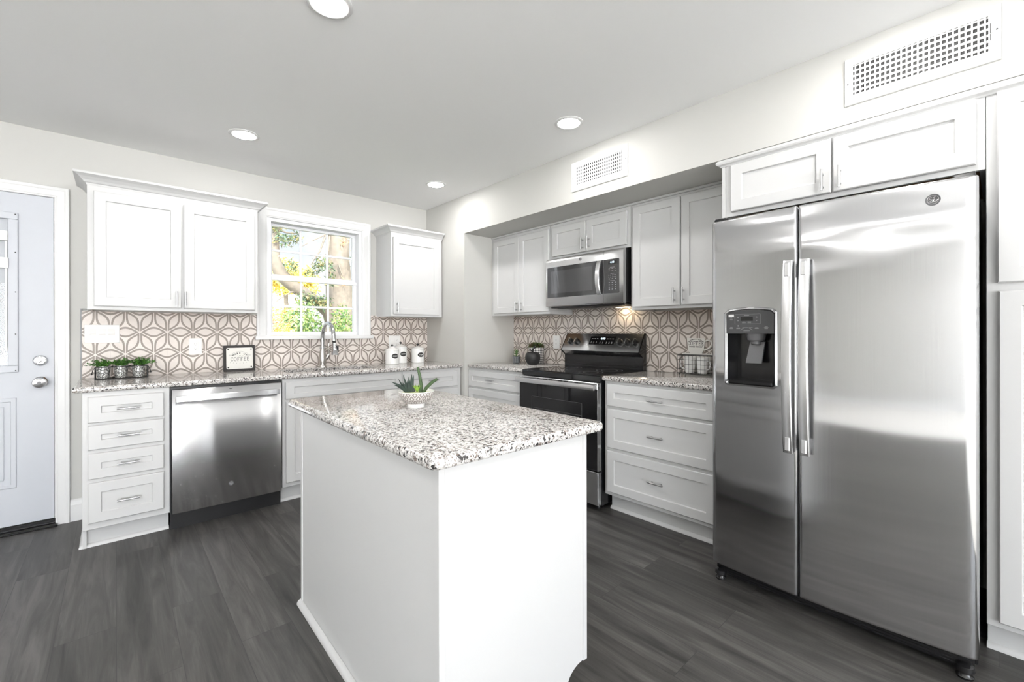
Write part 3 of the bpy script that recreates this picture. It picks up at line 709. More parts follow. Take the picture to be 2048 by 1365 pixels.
poly += [(RX - .022, .120), (RX - .022, .882), (LX + .014, .882)]
prism(b, poly, NY, NY + .012, lambda u, v, w_: (u, w_, v)); obj('end_panel', b, 'cab', isl)
b = BM(); prism(b, poly, FY - .012, FY, lambda u, v, w_: (u, w_, v)); obj('end_panel', b, 'cab', isl)
b = BM(); bx(b, RX - .021, RX - .002, NY - .002, FY + .002, .117, .882, .001, 1); obj('face_frame', b, 'cab', isl)
b = BM(); bx(b, RX - .098, RX - .085, NY + .012, FY - .012, 0, .117); obj('toe_kick', b, 'cab', isl)
b = BM(); sweep(b, [(LX - .001, FY + .004), (LX - .001, NY - .004)], [(0, 0), (.019, 0), (.0185, .007), (.014, .015), (.007, .0195), (0, .021)]); obj('shoe_molding', b, 'cab', isl, True)
for k in range(2):
    a0 = NY + .02 + k * .565; a1 = a0 + .545
    for nm, z0, z1, hz, hv in (('drawer', .716, .866, .79, False), ('door', .142, .698, .64, True)):
        bmx = shaker(BM(), a0, a1, z0, z1, 0); bmx.transform(Matrix.Rotation(PI / 2, 4, 'Z')); bmx.transform(Matrix.Translation((RX + .018 + .0, 0, 0)))
        o = obj(nm, bmx, 'cab', isl)
        hb = BM(); pull(hb, (a0 + a1) / 2 if not hv else (a1 - .03 if k == 0 else a0 + .03), hz, .1, 0, hv); hb.transform(Matrix.Rotation(PI / 2, 4, 'Z')); hb.transform(Matrix.Translation((RX + .018, 0, 0)))
        obj('handle', hb, 'nickel_d', o, True)
def slab(bm, outline, z0, z1, r=.011):
    """stone slab from a CCW outline with eased edges"""
    pts = [Vector(p) for p in outline]; n = len(pts)
    def off(d):
        out = []
        for i in range(n):
            a = (pts[i] - pts[i - 1]).normalized(); c = (pts[(i + 1) % n] - pts[i]).normalized()
            na = Vector((a.y, -a.x)); nb = Vector((c.y, -c.x)); m = (na + nb) / (1 + na.dot(nb)); out.append(pts[i] - m * d)
        return out
    rings = []
    for d, z in ((r * 1.0, z0), (r * .3, z0 + r * .3), (0, z0 + r), (0, z1 - r), (r * .13, z1 - r * .5), (r * .5, z1 - r * .13), (r, z1)):
        rings.append([bm.verts.new((p.x, p.y, z)) for p in off(d)])
    fs = []
    for A, Bq in zip(rings, rings[1:]):
        for k in range(n): fs.append(bm.faces.new((A[k], A[(k + 1) % n], Bq[(k + 1) % n], Bq[k])))
    fs += [bm.faces.new(rings[0][::-1]), bm.faces.new(rings[-1])]
    bmesh.ops.recalc_face_normals(bm, faces=fs)
b = BM(); slab(b, rrect(0, .662, 0, 1.248, .028, 6), .883, .914); obj('countertop', b, 'granite', isl, True, 50)['label'] = 'polished speckled granite top'

# ------------------------------------------------------------------ counters
YC = 3.354; TB = 3.985
t = thing('countertop', 'long speckled granite countertop running under the window', 'countertop', (1.1, 3.67, .883))
b = BM(); cx, cyy = 1.1, 3.67
SX0, SX1, SY0, SY1 = .945, 1.640, 3.500, 3.812
edge = [(0, .0), (-.004, .003), (-.006, .010), (-.006, .021), (-.003, .028), (.006, .031)]
def cbox(x0, x1, y0, y1): bx(b, x0 - cx, x1 - cx, y0 - cyy, y1 - cyy, 0, .031)
cbox(-.158, SX0, YC + .018, YW - .001); cbox(SX1, XS - .001, YC + .018, YW - .001); cbox(SX0, SX1, YC + .018, SY0); cbox(SX0, SX1, SY1, YW - .001)
prof = [(.006, 0), (.010, .003), (.012, .010), (.012, .021), (.010, .028), (.006, .031)]
sweep(b, [(-.164 - cx, YW - .02 - cyy), (-.164 - cx, YC + .012 - cyy), (XS - .001 - cx, YC + .012 - cyy)], [(-.006, 0)] + [(o - .0, z) for o, z in prof] + [(-.006, .031)])
obj('slab', b, 'granite', t, True, 50)
def side_counter(label, y0, y1):
    t = thing('countertop', label, 'countertop', (XA, y0, .883), RW)
    Wd = y0 - y1; dep = XA - 2.437
    b = BM(); slab(b, rrect(.001, Wd - .001, -dep, -.001, .006, 2), 0, .031, .009)
    obj('slab', b, 'granite', t, True, 50)
side_counter('short granite countertop under the black apple in the alcove', 3.326, 2.584)
side_counter('short granite countertop under the wire mug basket', 1.800, .998)
# undermount sink
t = thing('sink', 'stainless undermount sink set below the faucet', 'sink', (1.2925, 3.656, .70))
b = BM(); x0, x1, y0, y1 = SX0 - 1.2925 - .006, SX1 - 1.2925 + .006, SY0 - 3.656 - .006, SY1 - 3.656 + .006
o_ = [(p, q) for p, q in rrect(x0, x1, y0, y1, .03)]; i_ = rrect(x0 + .012, x1 - .012, y0 + .012, y1 - .012, .03)
R1 = [b.verts.new((p, q, .182)) for p, q in o_]; R2 = [b.verts.new((p, q, 0.0)) for p, q in i_]; quadstrip(b, R1, R2); b.faces.new(R2)
R3 = [b.verts.new((p * 1.005, q * 1.008, .182)) for p, q in o_]; R4 = [b.verts.new((p * 1.01, q * 1.01, -.004)) for p, q in i_]; quadstrip(b, R3, R4); b.faces.new(R4); quadstrip(b, R1, R3)
obj('basin', b, 'steel', t, True)
b = BM(); lathe(b, [(.045, .0005), (.042, .004), (.03, .003), (0, .002)], (0, .05, 0), 24); obj('drain', b, 'chrome', t, True)

# backsplashes
def splash(name, boxes, m, label):
    b = BM()
    for a in boxes: bx(b, *a)
    return tag(obj(name, b, m), label, 'backsplash')
splash('tile_backsplash', [(-.165, .823, TB, YW - .001, .9145, 1.3535), (.823, 1.805, TB, YW - .001, .9145, 1.153), (1.805, XS - .001, TB, YW - .001, .9145, 1.3565), (.823, .836, TB, YW - .001, 1.187, 1.3535), (1.794, 1.805, TB, YW - .001, 1.187, 1.37), (1.805, 1.8525, TB, YW - .001, 1.3565, 1.37)], 'tile_b', 'taupe petal patterned tile backsplash around the window')
splash('tile_backsplash', [(XA - .012, XA - .001, .999, 3.326, .9145, 1.3655), (XA - .012, XA - .001, 1.770, 2.545, 1.3655, 1.45)], 'tile_a', 'taupe petal patterned tile backsplash behind the range')
b = BM(); bx(b, -.172, -.165, TB - .002, YW - .001, .9145, 1.364); bx(b, -.172, -.131, TB - .002, YW - .001, 1.364, 1.370); struct('trim_4', b, 'mgrey')
# ------------------------------------------------------------------ refrigerator
def plate(bm, outline, fy, front_off, thick):
    """outline in (x,z), front following y=fy(x)-front_off, extruded back by thick"""
    A = [bm.verts.new((x, fy(x) - front_off, z)) for x, z in outline]; Bq = [bm.verts.new((x, fy(x) - front_off + thick, z)) for x, z in outline]
    fs = [bm.faces.new(A), bm.faces.new(Bq[::-1])]; k = len(A)
    for i in range(k): fs.append(bm.faces.new((A[i], Bq[i], Bq[(i + 1) % k], A[(i + 1) % k])))
    bmesh.ops.recalc_face_normals(bm, faces=fs)
def ringplate(bm, o_, i_, fy, off_o, off_i, depth_i, back=.01):
    k = len(o_)
    W0 = [bm.verts.new((x, fy(x) + back, z)) for x, z in o_]; W1 = [bm.verts.new((x, fy(x) - off_o, z)) for x, z in o_]
    cen = [((a[0] + c[0]) / 2, (a[1] + c[1]) / 2) for a, c in zip(o_, i_)]
    W2 = [bm.verts.new((x, fy(x) - off_i, z)) for x, z in cen]; W3 = [bm.verts.new((x, fy(x) + depth_i, z)) for x, z in i_]
    fs = []
    for P, Q in ((W0, W1), (W1, W2), (W2, W3)):
        for i in range(k): fs.append(bm.faces.new((P[i], P[(i + 1) % k], Q[(i + 1) % k], Q[i])))
    bmesh.ops.recalc_face_normals(bm, faces=fs)
def badge(parent, x, y, z, r, name='badge', fy=None):
    """round badge with a scrolled monogram, facing -y"""
    b = BM(); F = lambda px, pz, h: (x + px, y - h, z + pz)
    lathe(b, [(r, 0), (r, .0025), (r * .93, .0032), (r * .86, .0026), (r * .80, .0018), (0, .0018)], f=F, seg=28)
    o = obj(name, b, 'mgrey', parent, True); o['label'] = 'round badge with a scrolled letter monogram'
    b = BM(); P = lambda u, v: (x + u * r, y - .0026, z + v * r)
    ring = [P(.74 * math.cos(a * PI / 12), .74 * math.sin(a * PI / 12)) for a in range(24)]; tube(b, ring, r * .035, 6, closed=True)
    for pts in ([(-.08, .34), (-.30, .50), (-.46, .30), (-.34, .08), (-.08, .02), (.0, -.2), (-.14, -.46), (-.36, -.44), (-.42, -.28), (-.2, -.14), (.0, -.02)],
                [(.36, .42), (.22, .50), (.10, .34), (.18, .16), (.30, .10), (.10, .04), (.06, -.2), (.20, -.42), (.40, -.34), (.42, -.16), (.28, -.10)], [(-.46, .12), (-.56, .0)], [(.50, -.20), (.56, -.04)]):
        tube(b, [P(*p) for p in pts], r * .045, 6)
    obj('monogram', b, 'steel_l', o, True)

fr = thing('refrigerator', 'stainless side by side refrigerator with water dispenser', 'refrigerator', (2.98, .953, 0), RW)
b = BM(); bx(b, .004, .902, -.722, 0, .030, 1.752, .004, 1); obj('cabinet_body', b, 'bgloss', fr)['label'] = 'black side walls'
def fyr(x): return -(.800 + .027 * (1 - ((x - .453) / .453) ** 2))
def fridge_door(name, x0, x1, hole=None, seed=0.0):
    z0, z1 = .083, 1.748
    xs = sorted(set([x0, x0 + .004, x1 - .004, x1] + [x0 + .010 + (x1 - x0 - .020) * i / 44 for i in range(45)] + ([hole[0], hole[1]] if hole else [])))
    zs = sorted(set([z0, z0 + .003, z1 - .003, z1] + [z0 + .008 + (z1 - z0 - .016) * i / 150 for i in range(151)] + ([hole[2], hole[3]] if hole else [])))
    def y(x, z):
        v = fyr(x); e0, e1 = x - x0, x1 - x
        r_out = .024
        if x0 < .01 and e0 < r_out: v += r_out * (1 - math.sqrt(max(0, 1 - ((r_out - e0) / r_out) ** 2)))
        elif e0 < .004: v += .004 - e0
        if x1 > .9 and e1 < r_out: v += r_out * (1 - math.sqrt(max(0, 1 - ((r_out - e1) / r_out) ** 2)))
        elif e1 < .004: v += .004 - e1
        if z - z0 < .003: v += .003 - (z - z0)
        if z1 - z < .003: v += .003 - (z1 - z)
        amp = .0004 + .0014 * max(0, min(1, (z - 1.05) / .35))
        q = noise.noise(Vector((x * 1.6, z * 5.5, 3.1 + seed))) + .45 * noise.noise(Vector((x * 3.0, z * 13.0, 7.7 + seed)))
        return v + amp * q
    b = BM(); G = [[b.verts.new((x, y(x, z), z)) for x in xs] for z in zs]
    for j in range(len(zs) - 1):
        for i in range(len(xs) - 1):
            if hole and hole[0] - 1e-6 <= xs[i] and xs[i + 1] <= hole[1] + 1e-6 and hole[2] - 1e-6 <= zs[j] and zs[j + 1] <= hole[3] + 1e-6: continue
            b.faces.new((G[j][i], G[j][i + 1], G[j + 1][i + 1], G[j + 1][i]))
    loop = [G[0][i] for i in range(len(xs))] + [G[j][-1] for j in range(1, len(zs))] + [G[-1][i] for i in range(len(xs) - 2, -1, -1)] + [G[j][0] for j in range(len(zs) - 2, 0, -1)]
    bk = [b.verts.new((v.co.x, -.727, v.co.z)) for v in loop]; quadstrip(b, bk, loop)
    return obj(name, b, 'steel_f', fr, True, 55)
HX0, HX1, HZ0, HZ1 = .074, .294, .966, 1.308
fz = fridge_door('freezer_door', 0.0, .3745, (HX0, HX1, HZ0, HZ1), 0.0)
fd = fridge_door('refrigerator_door', .3835, .906, None, 4.0)
def fr_handle(parent, x0, x1):
    b = BM(); R = []; n = 24; xc = (x0 + x1) / 2
    for i in range(n + 1):
        t = i / n; z = .695 + (1.515 - .695) * t; s = math.sin(PI * t); yb = fyr(xc) - .028 - .032 * s ** .8; th = .016
        R.append([b.verts.new(p) for p in ((x0 + .003, yb - .003, z), (x0, yb, z), (x0, yb + th, z), (x1, yb + th, z), (x1, yb, z), (x1 - .003, yb - .003, z), (xc, yb - .005, z))])
    for A, Bq in zip(R, R[1:]): quadstrip(b, A, Bq)
    b.faces.new(R[0][::-1]); b.faces.new(R[-1])
    for z in (.735, 1.475): bx(b, xc - .010, xc + .010, fyr(xc) - .045, fyr(xc) + .004, z - .03, z + .03, .003, 1)
    bmesh.ops.recalc_face_normals(b, faces=b.faces[:])
    obj('handle', b, 'steel_l', parent, True, 30)
fr_handle(fz, .331, .368); fr_handle(fd, .392, .4285)
# dispenser
o_ = []; i_ = []
def arch(x0, x1, z0, z1, rise, r, n=14):
    p = []
    for cx_, cz_, a0 in ((x0 + r, z0 + r, 180), (x1 - r, z0 + r, 270)):
        for k in range(6): a = math.radians(a0 + 18 * k); p.append((cx_ + r * math.cos(a), cz_ + r * math.sin(a)))
    for k in range(n + 1):
        t = k / n; x = x1 - (x1 - x0) * t; e = min(t, 1 - t); p.append((x, z1 + rise * (1 - (2 * t - 1) ** 2) - (.012 * (1 - min(1, e / .08)) ** 2)))
    return p
b = BM(); ringplate(b, arch(.066, .302, .956, 1.312, .014, .022), arch(.083, .285, .976, 1.300, .008, .006), fyr, -.0005, .007, .006); ds = obj('dispenser', b, 'steel_l', fz, True, 50)
b = BM(); plate(b, arch(.080, .288, 1.203, 1.302, .009, .002), fyr, .001, .03); obj('control_panel', b, 'dgrey', ds)
b = BM(); P_ = lambda x, d, z: (x, fyr(x) + d, z)
c0 = [(.083, .974), (.285, .974), (.285, 1.204), (.083, 1.204)]
A = [b.verts.new(P_(x, .004, z)) for x, z in c0]; Bq = [b.verts.new(P_(x, .075, z)) for x, z in [(.100, .985), (.268, .985), (.268, 1.2), (.100, 1.2)]]
for i in range(4): b.faces.new((A[i], Bq[i], Bq[(i + 1) % 4], A[(i + 1) % 4]))
b.faces.new(Bq); bmesh.ops.recalc_face_normals(b, faces=b.faces[:]); obj('dispenser_well', b, 'bgloss', ds)
b = BM(); y_ = fyr(.2)
lathe(b, [(.043, 1.206), (.036, 1.172), (.022, 1.168), (.022, 1.155), (0, 1.155)], (.197, y_ + .045, 0), 24)
obj('spout', b, 'mgrey', ds, True)
b = BM(); prism(b, [(.170, 1.165), (.232, 1.165), (.226, 1.066), (.158, 1.066)], y_ + .028, y_ + .040, lambda u, v, w_: (u, w_ + (v - 1.066) * .22, v)); obj('paddle', b, 'mgrey', ds)
b = BM(); prism(b, rrect(.087, .282, -.012, .068, .008, 3), .972, .984, lambda u, v, w_: (u, fyr(u) + v, w_)); obj('drip_tray', b, 'bgloss', ds)
b = BM(); fp = lambda x, z: (x, fyr(x) - .0015, z)
def pr(bm, x0, x1, z0, z1): plate(bm, [(x0, z0), (x1, z0), (x1, z1), (x0, z1)], fyr, .0016, .001)
pr(b, .146, .199, 1.262, 1.281); obj('display', b, 'bglass', ds)
b = BM(); tube(b, [fp(x, z) for x, z in rrect(.119, .232, 1.248, 1.293, .003, 2)], .0005, 4, closed=True)
for x in (.133, .216):
    for z, s in ((1.279, 1), (1.263, -1)): plate(b, [(x - .0035, z - .002 * s), (x + .0035, z - .002 * s), (x, z + .0025 * s)], fyr, .0018, .001)
tube(b, [fp(.143 + .056 * k / 12, 1.219 + .012 * math.sin(PI * k / 12)) for k in range(13)], .0008, 4)
for x, z, wd in ((.102, 1.232, .012), (.102, 1.2265, .015), (.134, 1.230, .014), (.134, 1.2265, .017), (.166, 1.2305, .026), (.190, 1.2305, .016), (.216, 1.230, .013), (.216, 1.2265, .017), (.256, 1.234, .012), (.256, 1.230, .019), (.256, 1.2255, .014), (.172, 1.2165, .028), (.160, 1.257, .010), (.184, 1.257, .016), (.160, 1.253, .017), (.184, 1.253, .015), (.102, 1.271, .012), (.102, 1.2675, .014), (.172, 1.2865, .022)):
    pr(b, x - wd / 2, x + wd / 2, z - .0008, z + .0008)
lathe(b, [(.003, 0), (.003, .001), (0, .001)], f=lambda px, pz, h: (.134 + px, fyr(.134) - .0012 - h, 1.239 + pz), seg=8)
obj('panel_markings', b, 'gprint', ds)
b = BM(); pr(b, .089, .114, 1.281, 1.293); pr(b, .1, .103, 1.276, 1.279); obj('filter_label', b, 'pale', ds)
badge(fd, .795, fyr(.795) - .0005, 1.682, .0205)
b = BM(); bx(b, .012, .894, -.765, -.70, .022, .074, .006, 2)
for k in range(4): bx(b, .03, .876, -.768, -.76, .03 + k * .011, .035 + k * .011)
obj('kick_grille', b, 'bgloss', fr)
for x in (.035, .871):
    b = BM(); lathe(b, [(.0, 0), (.022, 0), (.024, .008), (.018, .016), (.018, .024), (.026, .028), (.024, .044), (.012, .052), (0, .053)], (x, -.772, 0), 16); obj('leveling_foot', b, 'bgloss', fr, True)
for x in (.035, .871):
    b = BM(); bx(b, x - .028, x + .028, -.775, -.69, 1.750, 1.768, .004); obj('hinge_cover', b, 'bgloss', fr)

# ------------------------------------------------------------------ dishwasher
dw = thing('dishwasher', 'stainless dishwasher with a bar handle between drawer base and sink base', 'dishwasher', (.2435, YW, 0))
b = BM(); bx(b, .002, .622, -.600, -.02, .10, .872); bx(b, .002, .622, -.610, -.600, .10, .878); obj('tub', b, 'black', dw)
b = BM(); xs = [.0075 + .604 * i / 24 for i in range(25)]
def fyd(x): return -.6505 - .0035 * (1 - ((x - .3095) / .302) ** 2)
A = [[b.verts.new((x, fyd(x) + (.003 if z in (.110, .864) else 0), z)) for x in xs] for z in (.110, .113, .861, .864)]
for R0, R1 in zip(A, A[1:]):
    for i in range(24): b.faces.new((R0[i], R0[i + 1], R1[i + 1], R1[i]))
loop = A[0] + [A[1][-1], A[2][-1]] + A[3][::-1] + [A[2][0], A[1][0]]
bk = [b.verts.new((v.co.x, -.612, v.co.z)) for v in loop]; quadstrip(b, bk, loop); b.faces.new(bk[::-1]); bmesh.ops.recalc_face_normals(b, faces=b.faces[:])
dd = obj('door', b, 'steel_w', dw, True, 55)
b = BM()
pts = [(.026, -.690), (.06, -.697), (.18, -.702), (.3095, -.704), (.44, -.702), (.56, -.697), (.593, -.690)]
R = []
for x, y in pts: R.append([b.verts.new(p) for p in ((x, y, .791), (x, y - .003, .794), (x, y - .003, .825), (x, y, .828), (x, y + .014, .828), (x, y + .014, .791))])
for P, Q in zip(R, R[1:]): quadstrip(b, P, Q)
b.faces.new(R[0][::-1]); b.faces.new(R[-1])
for x in (.055, .564): bx(b, x - .022, x + .022, -.692, -.650, .798, .821, .003, 1)
bmesh.ops.recalc_face_normals(b, faces=b.faces[:]); obj('handle', b, 'steel_l', dd, True, 30)
b = BM(); bx(b, .303, .320, -.6555, -.652, .848, .851); obj('status_window', b, 'black', dd)
badge(dd, .3115, fyd(.3115) - .0003, .233, .0135)
b = BM(); bx(b, .003, .621, -.585, -.55, .0, .108); obj('kick_plate', b, 'black', dw)

# ------------------------------------------------------------------ range
rg = thing('range', 'stainless and black electric range with rear control panel', 'range', (3.0, 2.5715, 0), RW)
RWd = .769
b = BM(); bx(b, .003, RWd - .003, -.560, -.004, .030, .900, .003, 1); obj('body', b, 'bgloss', rg)
b = BM(); bx(b, 0.0, RWd, -.572, -.030, .868, .912, .006, 2); bx(b, .010, RWd - .010, -.560, -.06, .911, .9165, .003, 1); ct = obj('cooktop', b, 'bglass', rg)
b = BM()
for x, y, r in ((.20, -.42, .11), (.57, -.42, .09), (.20, -.19, .08), (.57, -.19, .10)):
    for k in (1.0, .62): lathe(b, [(r * k, .9166), (r * k - .002, .9169), (r * k - .004, .9166)], (x, y, 0), 40)
obj('burner_rings', b, 'dgrey', ct)
b = BM(); bx(b, .002, RWd - .002, -.600, -.562, .272, .820, .003, 1); od = obj('oven_door', b, 'bglass', rg)
b = BM(); bx(b, .139, .632, -.6012, -.5995, .37, .716); obj('oven_window', b, 'bgloss', od)
b = BM()
for z in (.63, .55): bx(b, .142, .629, -.6016, -.6008, z - .0008, z + .0008)
tube(b, [(x, -.6014, z) for x, z in rrect(.139, .632, .37, .716, .004, 2)], .0009, 4, closed=True)
obj('oven_rack', b, 'mgrey', od)
b = BM(); bx(b, .0015, RWd - .0015, -.604, -.563, .820, .866, .003, 1)
for x in (.0008, RWd - .0048): bx(b, x, x + .004, -.603, -.566, .272, .822)
dt = obj('door_trim', b, 'steel_l', od)
b = BM()
for x, wd in ((.215, .028), (.285, .042), (.340, .042), (.435, .042), (.490, .042), (.585, .032)): bx(b, x - wd / 2, x + wd / 2, -.6048, -.600, .853, .861, .001, 1)
for k in range(4): bx(b, RWd - .0012, RWd - .0008, -.597, -.585, .826 + k * .0095, .831 + k * .0095)
obj('vent_slots', b, 'black', dt)
b = BM(); bx(b, -.004, RWd + .002, -.652, -.634, .820, .858, .005, 2)
for x in (.012, RWd - .030): bx(b, x, x + .022, -.640, -.600, .826, .852, .003, 1)
obj('handle', b, 'steel_l', od, True, 40)
b = BM(); bx(b, .003, RWd - .003, -.596, -.562, .036, .262, .004, 1); obj('storage_drawer', b, 'steel', rg)
b = BM()
for x in (.05, RWd - .05):
    for y in (-.53, -.08): lathe(b, [(0, 0), (.02, 0), (.02, .012), (.012, .03), (0, .03)], (x, y, 0), 12)
obj('leg', b, 'black', rg)
b = BM(); prism(b, [(-.052, .905), (-.052, 1.018), (-.004, 1.018), (-.004, .905)], .004, RWd - .004, lambda u, v, w_: (w_, u, v))
for z in (.942, .925): tube(b, [(.006, -.053, z), (RWd - .006, -.053, z)], .003, 8)
obj('riser', b, 'bgloss', rg)
gd = [(-.052, 1.020), (-.100, 1.056), (-.018, 1.196), (-.006, 1.196), (-.006, 1.020)]
b = BM(); prism(b, gd, .004, RWd - .006, lambda u, v, w_: (w_, u, v)); bg = obj('control_panel', b, 'steel', rg)
b = BM(); 
for a in ((RWd - .006, RWd + .004), (-.004, .004)): prism(b, [(-.050, .905), (-.050, 1.015), (-.102, 1.053), (-.016, 1.1985), (-.003, 1.1985), (-.003, .905)], a[0], a[1], lambda u, v, w_: (w_, u, v))
obj('end_cap', b, 'bgloss', rg)
e2 = Vector((0, .505, .863)); nn_ = Vector((0, -.863, .505)); G0 = Vector((0, -.100, 1.056))
def gp(x, s, h=0.0): return Vector((x, 0, 0)) + G0 + e2 * s + nn_ * h
for x in (.0725, .1395, .5735, .6415, .7125):
    b = BM(); lathe(b, [(.028, 0), (.028, .003), (.026, .005), (.025, .020), (.022, .024), (0, .025)], f=lambda px, py, h: gp(x + px, .084 + py, h), seg=24)
    kb = obj('knob', b, 'black', bg, True); kb['label'] = 'black control knob'
    b = BM(); R0 = [b.verts.new(gp(x + u, .084 + v, h)) for u, v, h in ((-.006, -.022, .022), (.006, -.022, .022), (.006, .022, .022), (-.006, .022, .022), (-.004, -.020, .036), (.004, -.020, .036), (.004, .020, .036), (-.004, .020, .036))]
    for f in ((0, 1, 5, 4), (1, 2, 6, 5), (2, 3, 7, 6), (3, 0, 4, 7), (4, 5, 6, 7)): b.faces.new([R0[i] for i in f])
    obj('knob_grip', b, 'steel_l', kb)
b = BM()
def gbox(bm, x0, x1, s0, s1, h0, h1):
    V = [bm.verts.new(gp(x, s, h)) for h in (h0, h1) for x, s in ((x0, s0), (x1, s0), (x1, s1), (x0, s1))]
    for f in ((3, 2, 1, 0), (4, 5, 6, 7), (0, 1, 5, 4), (1, 2, 6, 5), (2, 3, 7, 6), (3, 0, 4, 7)): bm.faces.new([V[i] for i in f])
gbox(b, .276, .524, .060, .136, 0, .002); dp = obj('display_panel', b, 'bglass', bg)
b = BM()
for x in (.300, .325, .350, .452, .478, .502): gbox(b, x - .007, x + .007, .111, .114, .002, .0024)
for x in (.296, .322, .348, .385, .412, .448, .474, .500):
    gbox(b, x - .005, x + .005, .072, .0745, .002, .0024); gbox(b, x - .002, x + .002, .080, .085, .002, .0024)
obj('panel_markings', b, 'pale', dp)
b = BM(); text(b, '4:40', .026, gp(.404, .114, .0026), (1, 0, 0), e2, .0002, bold=.0008); obj('clock_digits', b, 'lcd', dp)

# ------------------------------------------------------------------ microwave
mw = thing('microwave', 'stainless microwave oven hung above the range', 'microwave', (3.02, 2.5285, 1.420), RW)
MWW = .751
b = BM(); bx(b, .003, MWW - .003, -.325, -.004, .006, .392, .003, 1); obj('case', b, 'black', mw)
def fym(x): return -.358 - .012 * (1 - ((x - .3755) / .3755) ** 4)
def mplate(bm, x0, x1, z0, z1, n=28):
    xs = [x0 + (x1 - x0) * i / n for i in range(n + 1)]
    A = [[bm.verts.new((x, fym(x) + dy, z)) for x in xs] for z, dy, q in ((z0, .006, 0), (z0 + .006, 0, 0), (z1 - .03, 0, 0), (z1 - .012, .004, 0), (z1, .014, 0))]
    for R0, R1 in zip(A, A[1:]):
        for i in range(n): bm.faces.new((R0[i], R0[i + 1], R1[i + 1], R1[i]))
    loop = A[0] + [A[k][-1] for k in (1, 2, 3)] + A[4][::-1] + [A[k][0] for k in (3, 2, 1)]
    bk = [bm.verts.new((v.co.x, -.326, v.co.z)) for v in loop]; quadstrip(bm, bk, loop); bm.faces.new(bk[::-1]); bmesh.ops.recalc_face_normals(bm, faces=bm.faces[:])
b = BM(); mplate(b, .0, .590, 0, .390); md = obj('door', b, 'steel_l', mw, True, 50)
b = BM(); mplate(b, .592, MWW, 0, .390, 10); mc = obj('control_column', b, 'steel_l', mw, True, 50)
b = BM(); plate(b, [(.019 + .5705 * i / 20, .070) for i in range(21)] + [(.5895 - .5705 * i / 20, .318) for i in range(21)], fym, .0012, .004); obj('door_glass', b, 'mwglass', md)
b = BM(); plate(b, [(.060 + .43 * i / 16, .105) for i in range(17)] + [(.490 - .43 * i / 16, .285) for i in range(17)], fym, .0016, .002); obj('window_screen', b, plain('microwave_window_mesh', (0.055, 0.055, 0.057), 0.12, spec=0.8), md)
b = BM(); plate(b, rrect(.5925, .720, .070, .318, .008, 3), fym, .0012, .004); cp = obj('keypad', b, 'mwglass', mc)
b = BM(); R = []
for i in range(17):
    t = i / 16; z = .064 + .25 * t; y = fym(.558) - .012 - .030 * math.sin(PI * t) ** .7
    R.append([b.verts.new(p) for p in ((.541, y, z), (.544, y - .003, z), (.573, y - .003, z), (.576, y, z), (.576, y + .012, z), (.541, y + .012, z))])
for P, Q in zip(R, R[1:]): quadstrip(b, P, Q)
b.faces.new(R[0][::-1]); b.faces.new(R[-1])
for z in (.072, .306): bx(b, .55, .567, -.385, -.365, z - .008, z + .008)
bmesh.ops.recalc_face_normals(b, faces=b.faces[:]); obj('handle', b, 'steel_l', md, True, 30)
b = BM()
def mk(x0, x1, z0, z1): plate(b, [(x0, z0), (x1, z0), (x1, z1), (x0, z1)], fym, .0018, .0012)
for z, wd in ((.258, .04), (.213, .03), (.160, .045)): mk(.665 - wd / 2, .665 + wd / 2, z - .0015, z + .0015)
for z in (.248, .232):
    for x in (.640, .665, .690): mk(x - .007, x + .007, z - .0012, z + .0012)
for z in (.201, .187):
    for x in (.636, .650, .664, .678, .692): mk(x - .0018, x + .0018, z - .003, z + .003)
for z in (.174, .148, .132, .116, .100):
    for x in (.640, .665, .690): mk(x - .005, x + .005, z - .0025, z + .0025)
obj('key_markings', b, 'gprint', cp)
b = BM(); plate(b, [(.632, .282), (.698, .282), (.698, .306), (.632, .306)], fym, .0018, .0012); mdp = obj('display', b, 'bglass', cp)
b = BM(); text(b, '4:40', .020, (.664, fym(.664) - .0026, .294), (1, 0, 0), (0, 0, 1), .0002, bold=.0006); obj('clock_digits', b, 'lcd', mdp)
badge(md, .3725, fym(.3725) - .0003, .352, .0115)
b = BM(); bx(b, .015, .735, -.315, -.02, -.012, .006, .004, 1); bx(b, .06, .33, -.28, -.10, -.016, -.012); bx(b, .42, .69, -.28, -.10, -.016, -.012); obj('hood_underside', b, 'black', mw)
b = BM(); bx(b, .50, .60, -.085, -.035, -.0165, -.0125); obj('hood_lamp', b, 'hoodlamp', mw)

